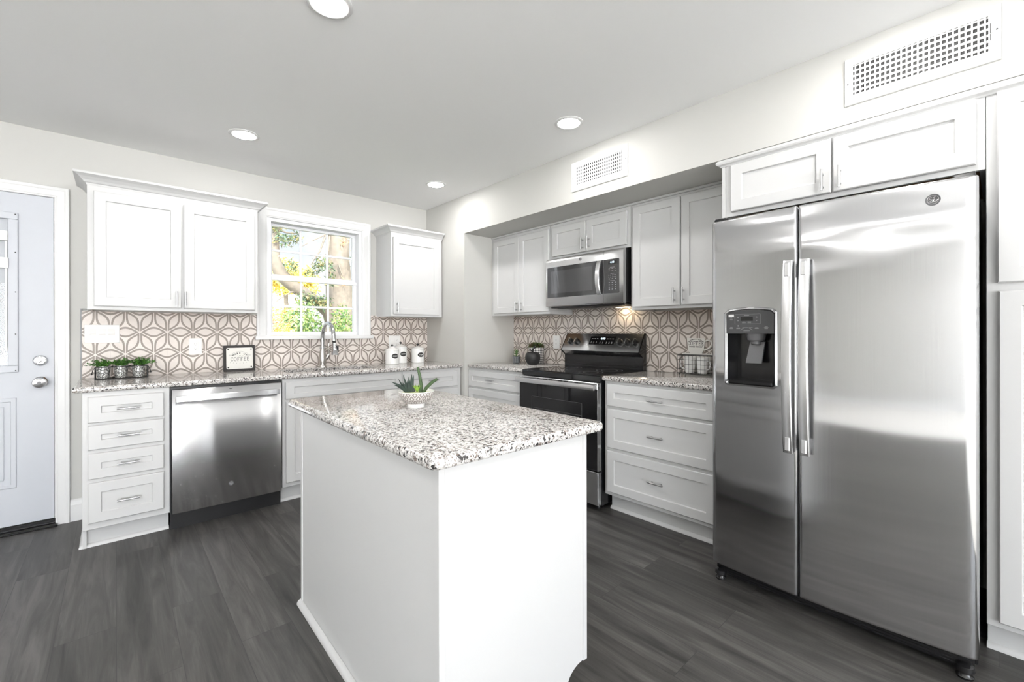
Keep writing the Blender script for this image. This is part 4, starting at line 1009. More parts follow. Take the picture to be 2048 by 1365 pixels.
# ------------------------------------------------------------------ wall registers
def register(label, y, z, wd, h, gx0, gx1, gz0, gz1, nbar, nrow):
    t = thing('air_register', label, 'air vent', (XS, y, z), RW)
    b = BM(); fl = lambda x: 0.0
    A = [(0, 0), (wd, 0), (wd, h), (0, h)]
    def R4(pts, yy): return [b.verts.new((x, yy, zz)) for x, zz in pts]
    ins = lambda d: [(d, d), (wd - d, d), (wd - d, h - d), (d, h - d)]
    g = [(gx0, gz0), (gx1, gz0), (gx1, gz1), (gx0, gz1)]
    r0 = R4(A, -.0005); r1 = R4(A, -.006); r2_ = R4(ins(.003), -.009); r3 = R4(g, -.0095); r4 = R4(g, -.001)
    for P, Q in ((r0, r1), (r1, r2_), (r2_, r3), (r3, r4)): quadstrip(b, P, Q)
    bmesh.ops.recalc_face_normals(b, faces=b.faces[:]); obj('frame', b, 'trim', t)
    b = BM(); bx(b, gx0, gx1, -.0016, -.0006, gz0, gz1); obj('backing', b, 'dark_in', t)  # dark sheet standing in for the shade inside the duct
    b = BM()
    for k in range(nbar):
        x = gx0 + (gx1 - gx0) * (k + .5) / nbar; a = (k / (nbar - 1) - .5) * 1.1
        tube(b, [(x, -.0065, gz0), (x, -.0065, gz1)], .0028, 6)
        bx(b, x - .0024, x + .0024, -.0095, -.0045, gz0, gz1)
    obj('vertical_blades', b, 'trim', t)
    b = BM()
    for k in range(nrow + 1):
        zz = gz0 + (gz1 - gz0) * k / nrow - .002
        if k in (0,): zz += .004
        bx(b, gx0, gx1, -.0042, -.0018, max(gz0, zz - .0045), min(gz1, zz + .0045 + (.012 if k == nrow else 0)))
    obj('horizontal_blades', b, 'trim', t)
    b = BM(); xm = (gx1 + wd) / 2 - .004
    bx(b, xm - .008, xm - .006, -.0102, -.0094, gz0 + .2 * h, gz1 - .15 * h); o = obj('lever_slot', b, 'dark_in', t)
    b = BM(); tube(b, [(xm - .007, -.009, h * .5), (xm, -.022, h * .5), (xm + .006, -.024, h * .5)], .0022, 6); obj('damper_lever', b, 'trim', t)
    b = BM()
    for x, zz in ((gx0 * .4, h * .45), (wd - gx0 * .35, h * .55)): lathe(b, [(.0035, -.0093), (.003, -.0108), (0, -.0112)], (x, 0, zz), 10, 'y')
    obj('screw', b, 'mgrey', t, True)
register('large white air register above the refrigerator', .458, 2.207, .464, .204, .030, .432, .036, .171, 24, 6)
register('small white air register above the microwave', 2.029, 2.199, .459, .204, .037, .422, .038, .172, 23, 6)

# ------------------------------------------------------------------ recessed lamps
LAMPS = [(.612, 3.235, 'recessed ceiling lamp over the dishwasher aisle'), (2.040, 3.235, 'recessed ceiling lamp close to the corner of the two walls'),
         (.612, 1.725, 'large looking recessed ceiling lamp over the island'), (2.040, 1.745, 'recessed ceiling lamp in front of the small air register'),
         (2.040, .235, 'recessed ceiling lamp cut by the frame in front of the large register'), (.612, .235, 'unseen recessed ceiling lamp added above the camera position'),
         (.612, -1.28, 'unseen recessed ceiling lamp added behind the camera position'), (2.040, -1.28, 'unseen recessed ceiling lamp added past the pantry')]  # lamps above and behind the camera are unseen, added for room light
for i, x in enumerate((-.82, -2.25, -3.68)):
    for j, y in enumerate((1.73, .235, -1.28)):
        LAMPS.append((x, y, 'recessed ceiling lamp %s row out over the added carpet, %s' % (('first', 'second', 'third')[i], ('level with the island', 'level with the refrigerator', 'level with the rear room')[j])))
proto = None
for x, y, lab in LAMPS:
    if proto is None:
        t = thing('recessed_lamp', lab, 'ceiling light', (x, y, CH), 0, 'recessed ceiling lamps')
        b = BM(); lathe(b, [(.086, -.0005), (.086, -.003), (.080, -.0065), (.070, -.0075), (.064, -.0055), (.064, -.001)], seg=40); obj('trim_ring', b, 'trim', t, True)
        b = BM(); lathe(b, [(.0645, -.0050), (.055, -.0085), (.030, -.0105), (0, -.011)], seg=40); obj('lens', b, 'lamp', t, True)
        proto = t
    else:
        c = copy_tree(proto); c.location = (x, y, CH); c['label'] = lab

# ------------------------------------------------------------------ faucet
fa = thing('faucet', 'brushed nickel gooseneck faucet with pull down spray at the sink', 'faucet', (1.320, 3.900, .914))
b = BM(); lathe(b, [(0, 0), (.033, 0), (.033, .005), (.029, .010), (.028, .020), (.031, .045), (.031, .075), (.027, .110), (.021, .140), (.0185, .158), (.0185, .164), (0, .164)], seg=36); fb = obj('body', b, 'nickel', fa, True)
b = BM(); lathe(b, [(.0185, .158), (.0225, .160), (.0225, .168), (.0175, .171), (0, .171)], seg=28); obj('collar', b, 'nickel_d', fb, True)
b = BM(); pts = [(0, 0, .165), (0, 0, .21), (0, 0, .245)]
for i in range(17):
    a = PI * i / 16 * 1.0; pts.append((0, -.132 + .132 * math.cos(a), .245 + .130 * math.sin(a) * 1.0))
pts += [(0, -.270, .225)]
tube(b, pts, .0155, 18); obj('spout', b, 'steel', fa, True)
b = BM(); F = lambda px, py, h: (px, -.270 - h * .20 + py, .225 - h)
lathe(b, [(.0165, -.004), (.0165, .002), (.0125, .004), (.0125, .014)], f=F, seg=20, close=True); obj('hose_collar', b, 'black', fa, True)
b = BM(); lathe(b, [(0, .012), (.016, .012), (.017, .020), (.021, .060), (.026, .092), (.029, .098), (.029, .106), (.026, .109)], f=F, seg=28); sh = obj('spray_head', b, 'chrome', fa, True)
b = BM(); lathe(b, [(.026, .1088), (0, .1088)], f=F, seg=24); obj('spray_face', b, 'black', sh)
b = BM(); bx(b, .018, .028, -.300, -.280, .138, .190, .004); obj('spray_button', b, 'black', sh)
b = BM(); tube(b, [(.020, 0, .060), (.040, 0, .085), (.052, 0, .100), (.058, 0, .112)], [.016, .017, .0175, .012], 16); tube(b, [(.056, 0, .106), (.050, -.004, .135), (.046, -.006, .165), (.050, -.008, .195), (.058, -.008, .205)], [.008, .007, .0055, .006, .007], 12); obj('handle', b, 'nickel', fa, True)

# ------------------------------------------------------------------ outlets and switches
def outlet(label, x, y, z, rot, gangs, kind='outlet', cat='outlet'):
    wd = .079 if gangs == 1 else .122 if gangs == 2 else .171; h = .121
    t = thing(kind, label, cat, (x, y, z), rot)
    b = BM(); bx(b, -wd / 2, wd / 2, -.0065, -.0005, -h / 2, h / 2, .003, 2); obj('wall_plate', b, 'white', t)
    return t, wd, h
def receptacle(t, x):
    b = BM(); bx(b, x - .0165, x + .0165, -.0085, -.005, -.033, .033, .001, 1); o = obj('receptacle', b, 'white', t)
    b = BM()
    for s in (-1, 1):
        for dx, hh in ((-.006, .004), (.006, .003)): bx(b, x + dx - .0008, x + dx + .0008, -.0088, -.0082, s * .0175 + .002 - hh, s * .0175 + .002 + hh)
        lathe(b, [(.0022, -.0084), (.0022, -.0088), (0, -.0088)], (x, 0, s * .0175 - .0075), 8, 'y')
    obj('slots', b, 'black', o)
def rocker(t, x):
    b = BM(); P = [(-.007, -.033), (-.0095, -.010), (-.0075, .0), (-.0115, .033), (-.004, .033), (-.004, -.033)]
    prism(b, P, x - .0165, x + .0165, lambda u, v, w_: (w_, u, v)); obj('rocker', b, 'white', t)
t, _, _ = outlet('white triple rocker switch plate near the entry door', -.067, TB, 1.205, 0, 3, 'switch_plate', 'light switch')
for x in (-.046, 0, .046): rocker(t, x)
t, _, _ = outlet('white outlet on the petal tiles above the dishwasher', .4375, TB, 1.110, 0, 1); receptacle(t, 0)
t, _, _ = outlet('double gang white switch and outlet plate behind the canisters', 2.034, TB, 1.118, 0, 2); rocker(t, -.023); receptacle(t, .023)
t, _, _ = outlet('white outlet on the tiles between the black apple and the range', XA - .012, 2.737, 1.118, RW, 1); receptacle(t, 0)
# ------------------------------------------------------------------ things on the counters
ZC = .9143
rnd = random.Random(7)
def leaf(bm, p, d, n, L, Wd, fold=.25):
    p = Vector(p); d = Vector(d).normalized(); s = d.cross(Vector(n))
    if s.length < 1e-4: s = d.orthogonal()
    s.normalize(); n2 = s.cross(d)
    a = bm.verts.new(p); c = bm.verts.new(p + d * L * .5 + s * Wd / 2 + n2 * Wd * fold); e = bm.verts.new(p + d * L); f = bm.verts.new(p + d * L * .5 - s * Wd / 2 + n2 * Wd * fold); m = bm.verts.new(p + d * L * .5)
    bm.faces.new((a, c, m)); bm.faces.new((c, e, m)); bm.faces.new((a, m, f)); bm.faces.new((m, e, f))
def rv(r): 
    while True:
        v = Vector((r.uniform(-1, 1), r.uniform(-1, 1), r.uniform(-1, 1)))
        if .05 < v.length < 1: return v.normalized()
def sprigs(bm, stems, c, rad, h, n, L, Wd, r, lean=(0, 0, 0)):
    for k in range(n):
        a = r.uniform(0, 2 * PI); q = math.sqrt(r.random())
        tip = Vector((math.cos(a) * rad * q * 1.25, math.sin(a) * rad * q * 1.0, h * (1 - .65 * q * q) * r.uniform(.7, 1.1))) + Vector(lean) * q
        base = Vector((math.cos(a) * rad * .3 * q, math.sin(a) * rad * .3 * q, 0)); mid = base * .6 + tip * .4 + Vector((0, 0, h * .22))
        P = [Vector(c) + base, Vector(c) + mid, Vector(c) + tip]
        tube(stems, P, [.0009, .0008, .0005], 4)
        for i in range(12):
            t = .15 + .85 * i / 11; pt = (P[0] * (1 - t) ** 2 + P[1] * 2 * t * (1 - t) + P[2] * t * t)
            d = rv(r); d.z = abs(d.z) * .6 + .1
            leaf(bm, pt, d, rv(r), L * r.uniform(.7, 1.2), Wd * r.uniform(.8, 1.2))
# wire caddy with three tin pots of boxwood
cd = thing('planter_caddy', 'black wire caddy holding three tin pots', 'caddy', (.030, 3.852, ZC))
b = BM(); hx, hy, hh = .128, .040, .078
for z, r in ((.003, .0028), (hh, .0028)): tube(b, [(-hx, -hy, z), (hx, -hy, z), (hx, hy, z), (-hx, hy, z)], r, 6, closed=True)
for x, y in ((-hx, -hy), (hx, -hy), (hx, hy), (-hx, hy)): tube(b, [(x, y, 0), (x, y, hh)], .0034, 6)
for x in (-.04, .042): tube(b, [(x, -hy, .003), (x, hy, .003)], .002, 6)
obj('frame', b, 'wire', cd, True)
for s in (-1, 1):
    b = BM(); tube(b, [(s * hx, -.018, hh), (s * (hx + .012), -.018, hh - .02), (s * (hx + .016), -.018, hh - .045), (s * (hx + .016), .018, hh - .045), (s * (hx + .012), .018, hh - .02), (s * hx, .018, hh)], .002, 6)
    tube(b, [(s * (hx + .016), -.016, hh - .045), (s * (hx + .016), .016, hh - .045)], .0045, 8); obj('handle', b, 'wire', cd, True)
for i, (x, lab, seed) in enumerate(((-.090, 'tin pot of boxwood sprigs in the caddy, closest to the entry door', 3), (-.005, 'tin pot of boxwood sprigs in the middle of the wire caddy', 5), (.083, 'tin pot of boxwood sprigs in the caddy, closest to the coffee sign', 9))):
    p = thing('potted_boxwood', lab, 'potted plant', (.030 + x, 3.852, ZC + .0008), 0, 'tin potted greens in the wire caddy')
    b = BM(); lathe(b, [(0, .005), (.029, .005), (.030, .006), (.0365, .078), (.038, .079), (.038, .082), (.0355, .082), (.034, .070)], seg=32); obj('pot', b, 'tin', p, True)
    b = BM(); lathe(b, [(.0345, .071), (0, .073)], seg=24); obj('soil', b, 'dirt', p)
    b = BM(); st = BM(); sprigs(b, st, (0, 0, .074), .058, .052, 46, .013, .0075, random.Random(seed), (.02 if i == 2 else -.015 if i == 0 else 0, 0, .006 if i == 2 else 0))
    obj('foliage', b, 'boxwood', p); obj('stems', st, 'boxwood', p)
# framed coffee sign
sg = thing('coffee_sign', 'square black framed sign reading WAKE UP the COFFEE', 'sign', (.712, 3.946, ZC), math.radians(4))
lean = lambda z: .045 * z
def sp_(x, z, h=0.0): return (x, -.011 + lean(z) - h, z)
b = BM(); prism(b, [(-.107, 0), (.107, 0), (.107, .198), (-.107, .198)], -.011, .011, lambda u, v, w_: (u, w_ + lean(v), v)); bmesh.ops.bevel(b, geom=b.edges[:], offset=.002, segments=2, affect='EDGES'); fo = obj('frame', b, 'darkwood', sg)
b = BM(); prism(b, rrect(-.090, .090, .018, .180, .010, 4), .0, .0025, lambda u, v, w_: sp_(u, v, w_)); bd = obj('board', b, 'board', sg)
b = BM()
for x in (-.078, .078):
    for z in (.030, .168): lathe(b, [(.0055, .0024), (.005, .004), (0, .0045)], f=lambda px, pz, h, x=x, z=z: sp_(x + px, z + pz, h), seg=12)
obj('screw', b, 'ink', bd)
b = BM(); wp = lambda u, z: sp_(u, z, .0028)
slab_word(b, 'COFFEE', -.064, .066, .079, .107, wp, .0013, .5)
for i, ch in enumerate('WAKE UP'):
    a = (i - 3) / 3 * .62
    if ch == ' ': continue
    x, z = .075 * math.sin(a), .062 + .075 * math.cos(a)
    text(b, ch, .017, sp_(x, z, .0028), (math.cos(a), 0, -math.sin(a)), (math.sin(a), lean(1), math.cos(a)), .0003, bold=.0006)
text(b, 'the', .010, sp_(0, .118, .0028), ext=.0003, shear=.3)
tube(b, [wp(.085 * math.sin(a * .08), .067 + .085 * math.cos(a * .08)) for a in range(-9, 10)], .0005, 4)
for s in (-1, 1):
    for k in range(3): tube(b, [wp(s * (.045 + .005 * k), .118 + .004 * k), wp(s * .074, .118 + .004 * k)], .0006, 4)
    tube(b, [wp(s * .014, .118), wp(s * .030, .116)], .0008, 4)
for k in range(-3, 4):
    a = k * .17; tube(b, [wp(.20 * math.sin(a) * .62, .071 - .008 * math.cos(a) + .012 * abs(k) ** 1.3 / 6), wp(.22 * math.sin(a) * .62, .064 - .008 * math.cos(a) + .012 * abs(k) ** 1.3 / 6)], .0007, 4)
obj('lettering', b, 'ink', bd)
# canisters
def canister(x, y, r, h, word, lab, size):
    t = thing('canister', lab, 'canister', (x, y, ZC), 0, 'white canisters with black oval labels')
    b = BM(); n = 96
    def ring(rr, z, rib): return [b.verts.new(((rr - (rib * .0016 if k % 4 == 0 else 0)) * math.cos(2 * PI * k / n), (rr - (rib * .0016 if k % 4 == 0 else 0)) * math.sin(2 * PI * k / n), z)) for k in range(n)]
    R = [ring(r * .97, 0, 0), ring(r, .003, 0), ring(r, .006, 1), ring(r, h - .006, 1), ring(r, h - .002, 0), ring(r * .97, h, 0)]
    b.faces.new(R[0][::-1])
    for A, Bq in zip(R, R[1:]): quadstrip(b, A, Bq)
    b.faces.new(R[-1]); obj('body', b, 'ceramic', t, True, 25)
    b = BM(); lathe(b, [(r * 1.0, h), (r * 1.04, h + .001), (r * 1.04, h + .007), (r * .98, h + .010), (r * .32, h + .030), (r * .26, h + .033), (0, h + .033)], seg=48); ld = obj('lid', b, 'ceramic', t, True, 30)
    b = BM(); tube(b, [(0, 0, h + .031), (0, 0, h + .041)], .004, 10)
    for dx, dz in ((0, .052), (0, .044), (-.007, .048), (.007, .048)):
        lathe(b, [(0, -.0062), (.0045, -.0048), (.0062, 0), (.0045, .0048), (0, .0062)], (dx, 0, h + dz), 12)
    obj('knob', b, 'wire', ld, True)
    b = BM(); zc = h * .60; K = 30; f = lambda a, z, e: ((r + e) * math.sin(a), -(r + e) * math.cos(a), z)
    cvs = b.verts.new(f(0, zc, .0025)); rg_ = []; rg2 = []
    for k in range(K):
        q = 2 * PI * k / K; rg_.append(b.verts.new(f(.031 / r * math.cos(q), zc + .0215 * math.sin(q), .0025))); rg2.append(b.verts.new(f(.033 / r * math.cos(q), zc + .0235 * math.sin(q), -.001)))
    mid = [b.verts.new(f(.0155 / r * math.cos(2 * PI * k / K), zc + .0108 * math.sin(2 * PI * k / K), .0025)) for k in range(K)]
    for k in range(K): b.faces.new((cvs, mid[k], mid[(k + 1) % K]))
    quadstrip(b, mid, rg_); quadstrip(b, rg_, rg2); bmesh.ops.recalc_face_normals(b, faces=b.faces[:])
    lb = obj('oval_label', b, 'ink', t, True, 30)
    b = BM(); n_ = len(word); wd = size * .66
    for i, ch in enumerate(word):
        a = (i - (n_ - 1) / 2) * wd / r
        text(b, ch, size, f(a, zc, .003), (math.cos(a), math.sin(a), 0), (0, 0, 1), .0003, bold=.0005)
    obj('lettering', b, 'pale', lb)
canister(1.915, 3.795, .0615, .128, 'SUGAR', 'white canister labelled SUGAR in front of the double gang plate', .0140)
canister(2.046, 3.880, .0600, .148, 'COFFEE', 'taller white canister labelled COFFEE between sugar and tea', .0118)
canister(2.212, 3.842, .0605, .128, 'TEA', 'white canister labelled TEA near the wall corner', .0185)

# alcove: small succulent, black apple, lattice pot
p = thing('potted_succulent', 'tiny succulent in a grey ribbed pot in the alcove corner', 'potted plant', (2.852, 3.100, ZC))
b = BM(); lathe(b, [(0, 0), (.030, 0), (.036, .006), (.0385, .030), (.0375, .060), (.035, .062), (.033, .058)], seg=40); obj('pot', b, 'ribpot', p, True)
b = BM(); lathe(b, [(.0335, .058), (0, .060)], seg=24); obj('soil', b, 'dirt', p)
def fat_leaf(bm, p, d, upv, L, Wd, th, curl=.4, n=6):
    p = Vector(p); d = Vector(d).normalized(); s = d.cross(Vector(upv)).normalized(); rings = []
    for i in range(n + 1):
        t = i / n; ww = Wd * (math.sin(PI * (.18 + .82 * t)) ** .7 if t < 1 else 0.02); c = p + d * L * t + Vector((0, 0, 1)) * curl * L * t * t
        u_ = d.cross(s); k = 8
        rings.append([bm.verts.new(c + s * ww * .5 * math.cos(2 * PI * j / k) + u_ * th * (1 - t * .8) * .5 * math.sin(2 * PI * j / k)) for j in range(k)])
    for A, Bq in zip(rings, rings[1:]): quadstrip(bm, A, Bq)
    bm.faces.new(rings[0][::-1]); bm.faces.new(rings[-1])
b = BM()
for ring_, (cnt, el, L, z) in enumerate(((7, .12, .040, .064), (7, .40, .036, .078), (6, .75, .032, .092), (5, 1.15, .030, .100))):
    for k in range(cnt):
        a = 2 * PI * (k + .5 * (ring_ % 2)) / cnt; fat_leaf(b, (0, 0, z), (math.cos(a) * math.cos(el), math.sin(a) * math.cos(el), math.sin(el)), (0, 0, 1), L, .013, .005, .25)
tube(b, [(0, 0, .058), (0, 0, .104)], .005, 8); obj('rosette', b, 'succ', p, True)
p = thing('apple_ornament', 'matte black apple ornament with a leaf on its stem', 'ornament', (2.812, 2.838, ZC))
b = BM(); lathe(b, [(0, .004), (.030, 0), (.045, .004), (.062, .030), (.070, .058), (.068, .085), (.058, .106), (.040, .116), (.020, .114), (.008, .106), (0, .104)], seg=40); obj('fruit', b, 'matteblack', p, True)
b = BM(); tube(b, [(0, 0, .104), (-.004, .003, .130), (.004, -.008, .150), (.012, -.016, .168)], [.010, .009, .009, .011], 10); obj('stem', b, 'matteblack', p, True)
b = BM(); fat_leaf(b, (0, 0, .120), (-.35, .80, .35), (0, 0, 1), .042, .026, .012, .3, 8); obj('leaf', b, 'matteblack', p, True)
p = thing('potted_sedum', 'green and reddish plant in a black and white lattice pot behind the apple', 'potted plant', (2.944, 2.925, ZC))
b = BM(); lathe(b, [(0, 0), (.068, 0), (.070, .003), (.072, .145), (.071, .150), (.066, .150), (.065, .135)], seg=48); obj('pot', b, 'check', p, True)
b = BM(); lathe(b, [(.066, .136), (0, .140)], seg=24); obj('soil', b, 'dirt', p)
b = BM(); r_ = random.Random(4)
for k in range(330):
    a = r_.uniform(0, 2 * PI); q = math.sqrt(r_.random()) * .062; z = .138 + (.055 * (1 - (q / .09) ** 2)) * r_.uniform(.2, 1)
    d = Vector((math.cos(a), math.sin(a), r_.uniform(.1, 1.2))); leaf(b, (q * math.cos(a), q * math.sin(a), z), d, rv(r_), .022, .014)
obj('foliage', b, 'sedum', p)

# wire basket, mugs, mug-shaped sign
bk_ = thing('wire_basket', 'black wire basket holding mugs beside the refrigerator', 'basket', (2.948, 1.335, ZC), RW)
hx, hy, z0, z1 = .162, .050, .012, .136
b = BM()
for z, r in ((z0, .0026), (z1, .0026), (z0 + .031, .0013), (z0 + .062, .0013), (z0 + .093, .0013)): tube(b, [(-hx, -hy, z), (hx, -hy, z), (hx, hy, z), (-hx, hy, z)], r, 5, closed=True)
n = 12
for k in range(n + 1):
    x = -hx + 2 * hx * k / n
    for y in (-hy, hy): tube(b, [(x, y, z0), (x, y, z1)], .0013, 5)
    tube(b, [(x, -hy, z0), (x, hy, z0)], .0013, 5)
for k in range(1, 4):
    y = -hy + 2 * hy * k / 4
    for x in (-hx, hx): tube(b, [(x, y, z0), (x, y, z1)], .0013, 5)
obj('wire_mesh', b, 'wire', bk_)
for x in (-hx + .008, hx - .008):
    for y in (-hy + .006, hy - .006):
        b = BM(); lathe(b, [(0, 0), (.0045, .001), (.005, .006), (.003, .012), (0, .012)], (x, y, 0), 10); obj('foot', b, 'wire', bk_, True)
for x, s, lab in ((-.098, -1, 'white mug in the wire basket, the one beside the range'), (-.010, 1, 'white tapered mug in the wire basket, the one beside the refrigerator')):
    m_ = thing('mug', lab, 'mug', (2.948, 1.335 - x, ZC + .0140), RW, 'white mugs in the wire basket')
    b = BM(); lathe(b, [(0, 0), (.026, 0), (.029, .002), (.037, .060), (.040, .108), (.0385, .110), (.037, .108), (.034, .060), (.026, .006), (0, .005)], seg=36); obj('cup', b, 'ceramic', m_, True)
    b = BM(); tube(b, [(s * (.034 + .003), -.012, .085), (s * .055, -.016, .088), (s * .062, -.018, .060), (s * .050, -.015, .032), (s * .032, -.010, .026)], .0048, 10); obj('handle', b, 'ceramic', m_, True)
ms = thing('mug_shaped_sign', 'white mug shaped board reading COFFEE freshly brewed', 'sign', (3.0165, 1.420, ZC), RW)
b = BM(); F = lambda u, v, w_: (u, w_, v)
cup = [(-.044, .147), (.044, .147), (.056, .175), (.062, .215), (.064, .250), (.058, .2525), (-.058, .2525), (-.064, .250), (-.062, .215), (-.056, .175)]
prism(b, cup, -.0075, -.0005, F)
bd = obj('mug_board', b, 'board', ms)
b = BM(); prism(b, rrect(-.100, .116, .128, .147, .007, 3), -.0085, -.0003, F); prism(b, [(-.085, 0), (.10, 0), (.10, .128), (-.085, .128)], -.0072, -.0005, F); obj('saucer', b, 'board', ms)
b = BM(); tube(b, [(.060, -.004, .228), (.085, -.004, .240), (.105, -.004, .232), (.110, -.004, .210), (.098, -.004, .190), (.075, -.004, .176), (.052, -.004, .170)], [.005, .006, .0065, .0065, .0065, .0065, .005], 8); obj('mug_handle', b, 'board', ms, True)
b = BM(); wp = lambda u, z: (u, -.0078, z)
slab_word(b, 'COFFEE', -.060, .058, .203, .230, wp, .0017, .7)
s_ = 'FARMHOUSE BLEND'
for i, ch in enumerate(s_):
    a = (i - (len(s_) - 1) / 2) * .072
    if ch != ' ': text(b, ch, .0085, (.085 * math.sin(a), -.0078, .160 + .085 * math.cos(a)), (math.cos(a), 0, -math.sin(a)), (math.sin(a), 0, math.cos(a)), .0003, bold=.0003)
text(b, 'freshly brewed', .0155, (-.002, -.0078, .193), ext=.0003, shear=.35, bold=.0004)
obj('lettering', b, 'ink', bd)

# bowl of succulents on the island
bp = (.888, 1.556)
p = thing('succulent_bowl', 'taupe diamond patterned bowl of succulents on the island', 'potted plant', (bp[0], bp[1], ZC))
b = BM(); lathe(b, [(.0335, .016), (.046, .022), (.058, .034), (.067, .050), (.072, .063)], seg=56); bo = obj('bowl', b, 'bowl', p, True)
b = BM(); lathe(b, [(0, 0), (.033, 0), (.0345, .002), (.0345, .014), (.0335, .017), (.02, .017)], seg=40); lathe(b, [(.072, .063), (.0725, .0655), (.070, .0655), (.062, .046), (.04, .032), (0, .030)], seg=56); obj('white_glaze', b, 'ceramic', bo, True)
b = BM(); lathe(b, [(.067, .055), (.04, .058), (0, .059)], seg=32); obj('moss', b, 'soil', p)
b = BM()
def blade(bm, base, tip, w0, bend):
    base, tip = Vector(base), Vector(tip); d = tip - base; s = d.cross(Vector((.67, .74, 0))).normalized(); R = []
    for i in range(9):
        t = i / 8; c = base + d * t + Vector(bend) * math.sin(PI * t) ; w_ = w0 * (1 - t) ** .8 * (1 if t > 0 else .8) + .0004; nn2 = d.cross(s).normalized()
        R.append([bm.verts.new(c + s * w_ * math.cos(2 * PI * j / 6) + nn2 * w_ * .5 * math.sin(2 * PI * j / 6)) for j in range(6)])
    for A, Bq in zip(R, R[1:]): quadstrip(bm, A, Bq)
    bm.faces.new(R[0][::-1]); bm.faces.new(R[-1])
R_ = Vector((.743, -.670, 0))       # towards the refrigerator side
c0 = Vector((0, 0, .055)) - R_ * .022
for du, dz, w_, bnd in ((-.075, .050, .009, .006), (-.050, .062, .008, -.006), (-.030, .078, .008, -.004), (-.006, .072, .009, .0), (.004, .083, .010, .0), (.012, .078, .009, .002), (-.064, .036, .008, .004), (.035, .030, .007, .006), (-.012, .055, .012, 0), (-.032, .046, .012, 0)):
    blade(b, c0 + R_ * du * .12, c0 + R_ * (du + (0 if abs(du) > .02 else .0)) + Vector((0, 0, dz * .92)) + Vector((.3, .35, 0)) * .02 * math.sin(du * 200), w_, (0, 0, bnd))
obj('aloe', b, 'aloe', p, True)
b = BM(); c1 = Vector((0, 0, .052)) + R_ * .018
def arm(pts, r):
    tube(b, pts, r, 10)
    for i in range(len(pts) - 1):
        for k in range(4):
            t = k / 4; q = Vector(pts[i]).lerp(Vector(pts[i + 1]), t)
            for a in range(5):
                d = Vector((math.cos(a * 1.256 + k), math.sin(a * 1.256 + k), .2)); leaf(b, q + d * r[i] * .8, d, (0, 0, 1), .004, .0025)
arm([c1, c1 + R_ * .002 + Vector((0, 0, .035)), c1 - R_ * .004 + Vector((0, 0, .075)), c1 - R_ * .012 + Vector((0, 0, .108))], [.0072, .0066, .0058, .0045])
arm([c1 + R_ * .006, c1 + R_ * .024 + Vector((0, 0, .026)), c1 + R_ * .046 + Vector((0, 0, .047)), c1 + R_ * .066 + Vector((0, 0, .060))], [.0068, .0066, .0066, .006])
obj('cactus', b, 'cactus', p, True)
b = BM()
for k in range(9):
    a = 2 * PI * k / 9; fat_leaf(b, c0 + R_ * .026 + Vector((0, 0, .008)), (math.cos(a), math.sin(a), 1.1), (0, 0, 1), .026, .012, .006, .2)
obj('sprout', b, 'sprout', p, True)

# ------------------------------------------------------------------ garden outside the window
b = BM(); bx(b, -14, 22, YW + .35, 46, -.70, -.45)
g = obj('lawn', b, leaf_mat('lawn_grass', (.06, .10, .03), (.09, .13, .04))); tag(g, kind='structure')
bark = plain('rough_bark', (0.105, 0.085, 0.062), 0.9, vary=.55, scale=14, bmp=1.0)
g1 = leaf_mat('green_leaves', (.035, .085, .02), (.11, .18, .045), (.24, .28, .07)); g2 = leaf_mat('olive_leaves', (.02, .045, .02), (.07, .10, .04), (.20, .15, .05))
yl = leaf_mat('yellow_leaves', (.45, .33, .05), (.75, .58, .10), (.55, .42, .12)); orl = leaf_mat('rust_leaves', (.45, .16, .06), (.60, .30, .12), (.35, .22, .10))
def clump(bm, c, rad, n, L, Wd, r):
    for k in range(n):
        v = rv(r) * (r.random() ** .45); p_ = Vector(c) + Vector((v.x * rad[0], v.y * rad[1], v.z * rad[2])); d = rv(r); d.z -= .35
        leaf(bm, p_, d, rv(r), L * r.uniform(.6, 1.3), Wd * r.uniform(.7, 1.2))
r_ = random.Random(11)
oak = thing('oak_tree', 'big tree with a thick bark trunk outside the window', 'tree', (2.985, 8.0, -.45))
def T_(x, y, z): return (x - 2.985, y - 8.0, z + .45)
b = BM(); pts = []; rad = []
for i in range(15):
    t = i / 14; pts.append(T_(3.005 - .02 * t + .02 * math.sin(i * 1.3), 8 + .02 * math.cos(i), -.45 + 5.2 * t)); rad.append(.30 * (1 - t) ** 4 + .205 - .02 * t + .008 * math.sin(i * 2.1))
tube(b, pts, rad, 22); obj('trunk', b, bark, oak, True)
b = BM(); tube(b, [T_(2.95, 8, 1.05), T_(2.78, 7.95, 1.56), T_(2.50, 7.9, 1.80), T_(2.22, 7.9, 1.97), T_(2.02, 7.9, 2.15), T_(1.915, 7.9, 2.42), T_(1.93, 7.9, 2.75), T_(1.96, 7.9, 3.3)], [.10, .095, .09, .10, .115, .085, .055, .04], 14); obj('limb', b, bark, oak, True)
b = BM()
for P in ([(2.9, 7.9, 2.95), (2.72, 7.85, 2.92), (2.50, 7.8, 2.78), (2.30, 7.8, 2.64)], [(2.72, 7.85, 2.92), (2.60, 7.8, 2.60), (2.45, 7.8, 2.35)], [(2.80, 7.9, 2.95), (2.74, 7.8, 2.62), (2.60, 7.8, 2.40)], [(2.35, 7.9, 1.9), (2.16, 7.85, 1.88), (1.98, 7.8, 1.76), (1.86, 7.8, 1.66)], [(2.5, 7.9, 1.8), (2.62, 7.85, 1.82), (2.72, 7.8, 1.72)], [(1.95, 7.9, 2.9), (2.1, 7.85, 2.85), (2.28, 7.8, 2.86)], [(2.9, 7.75, 2.4), (2.96, 7.72, 2.18), (3.04, 7.72, 2.35)]):
    tube(b, [T_(*q) for q in P], [.020 * (1 - .75 * i / (len(P) - 1)) for i in range(len(P))], 6)
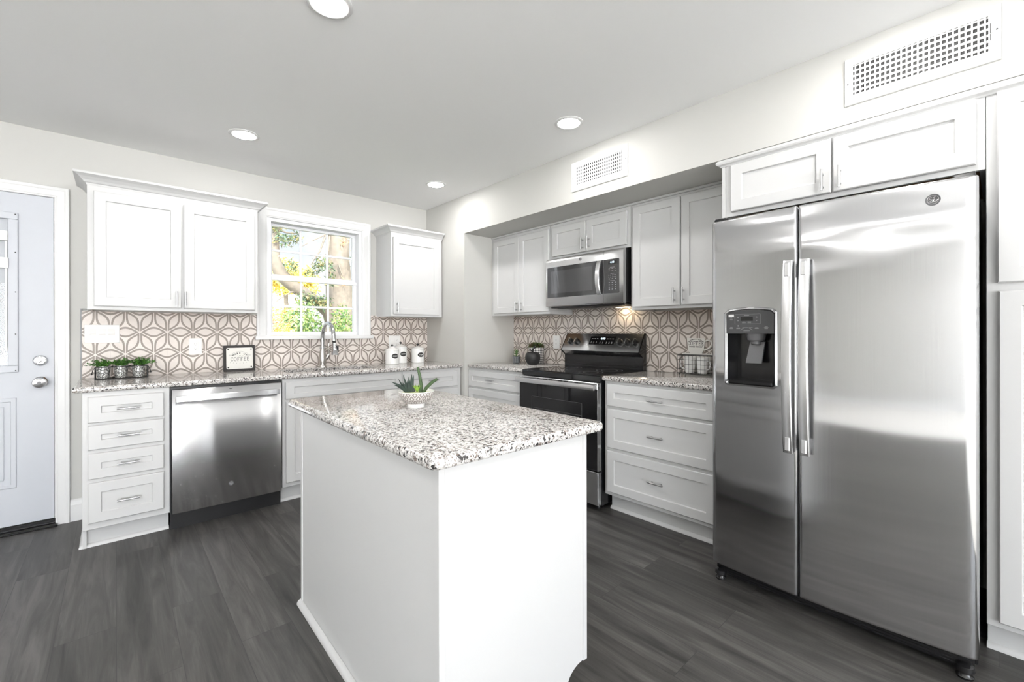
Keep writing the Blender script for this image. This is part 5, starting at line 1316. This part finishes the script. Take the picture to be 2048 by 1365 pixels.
obj('twigs', b, bark, oak)
b = BM()
for c, rad, n in (((2.05, 7.8, 2.72), (.20, .2, .12), 170), ((2.22, 7.75, 2.78), (.10, .1, .10), 70), ((1.92, 7.8, 2.95), (.12, .15, .14), 120), ((2.62, 7.7, 2.36), (.18, .2, .13), 190), ((2.45, 7.8, 2.22), (.12, .1, .10), 60), ((2.75, 7.7, 2.1), (.1, .1, .12), 60), ((2.36, 7.75, 1.75), (.20, .2, .16), 260), ((2.16, 7.8, 2.30), (.10, .1, .12), 80), ((2.62, 7.7, 1.72), (.14, .14, .15), 190), ((3.2, 7.7, 2.55), (.10, .1, .22), 60)):
    clump(b, T_(*c), rad, n, .075, .026, r_)
obj('foliage', b, g2, oak)
b = BM(); clump(b, T_(3.0, 7.72, 2.10), (.05, .04, .06), 16, .07, .02, r_); clump(b, T_(3.0, 7.76, 2.82), (.09, .03, .1), 26, .06, .02, r_); obj('dry_leaves', b, orl, oak)
def shrub(name, lab, c, rad, n, m_, L=.06, Wd=.03, seed=1, stem=True):
    base = (c[0], c[1], -.45); t = thing(name, lab, 'shrub', base); r = random.Random(seed)
    b = BM(); clump(b, (0, 0, c[2] + .45), rad, n, L, Wd, r); obj('foliage', b, m_, t)
    b = BM()
    for k in range(7): 
        a = k * .9; tube(b, [(0.05 * math.cos(a), .05 * math.sin(a), 0), (rad[0] * .35 * math.cos(a), rad[1] * .35 * math.sin(a), (c[2] + .45) * .6), (rad[0] * .6 * math.cos(a), rad[1] * .6 * math.sin(a), c[2] + .45)], [.022, .015, .007], 6)
    obj('stems', b, bark, t)
shrub('shrub', 'green leafy shrub below the middle panes of the window', (2.22, 7.5, 1.22), (.33, .4, .50), 1500, g1, .07, .034, 21)
shrub('shrub', 'green shrub growing at the foot of the tree trunk outside', (2.76, 7.2, 1.24), (.20, .25, .44), 900, g1, .06, .03, 22)
shrub('shrub', 'yellow leaved shrub low outside the window beside the faucet', (1.80, 6.9, 1.05), (.24, .3, .34), 620, yl, .06, .035, 23)
shrub('shrub', 'rust coloured shrub in front of the far house', (3.0, 11.5, 1.35), (.30, .3, .42), 420, orl, .10, .05, 24)
shrub('shrub', 'pale green shrub with white flower heads past the tree trunk', (2.80, 6.6, 1.24), (.10, .15, .30), 420, leaf_mat('pale_leaves', (.07, .14, .05), (.20, .27, .12), (.62, .62, .48)), .05, .03, 25)
mp_ = thing('maple_tree', 'yellow autumn tree in the distance outside the window', 'tree', (4.75, 18.0, -.45)); r_ = random.Random(5)
b = BM(); tube(b, [(0, 0, 0), (.05, 0, 1.6), (0, 0, 3.4)], [.16, .12, .06], 10); obj('trunk', b, bark, mp_, True)
b = BM(); clump(b, (-.15, 0, 3.75), (.95, .8, .75), 1500, .17, .09, r_); clump(b, (.75, 0, 3.6), (.5, .6, .55), 500, .17, .09, r_); clump(b, (-.2, -.3, 2.3), (.6, .4, .4), 300, .15, .08, r_); obj('foliage', b, yl, mp_)
# distant house
hs = thing('house', 'distant pale house with a pinkish gable roof beyond the garden', 'house', (5.2, 23.0, -.45))
def siding():
    m, n, bb = new_mat('pale_green_siding'); t = N(n, 'ShaderNodeTexCoord'); s = N(n, 'ShaderNodeSeparateXYZ', {0: t.outputs['Object']})
    f = M2(n, 'LESS_THAN', M2(n, 'FRACT', M2(n, 'MULTIPLY', s.outputs['Z'], 6.0)), 0.16)
    x = N(n, 'ShaderNodeMix', {'Factor': f, 'A': (.66, .72, .64, 1), 'B': (.36, .42, .36, 1)}, data_type='RGBA'); n.links.new(x.outputs['Result'], bb.inputs['Base Color']); bb.inputs['Roughness'].default_value = .7; return m
b = BM(); bx(b, -2.6, 1.7, 0, 4, 0, 2.75); obj('wall', b, siding(), hs)
b = BM(); prism(b, [(-3.0, 2.70), (2.1, 2.70), (1.2, 3.75), (-2.2, 3.75)], -.4, 4.4, lambda u, v, w_: (u, w_, v)); obj('roof', b, plain('pinkish_shingles', (.52, .40, .35), .85, vary=.15, scale=8), hs)
b = BM(); bx(b, .15, .75, -.06, .02, 1.1, 2.2, .01, 1); wn = obj('window', b, 'trim', hs)
b = BM(); bx(b, .22, .68, -.075, -.055, 1.17, 2.13); obj('pane', b, 'bglass', wn)
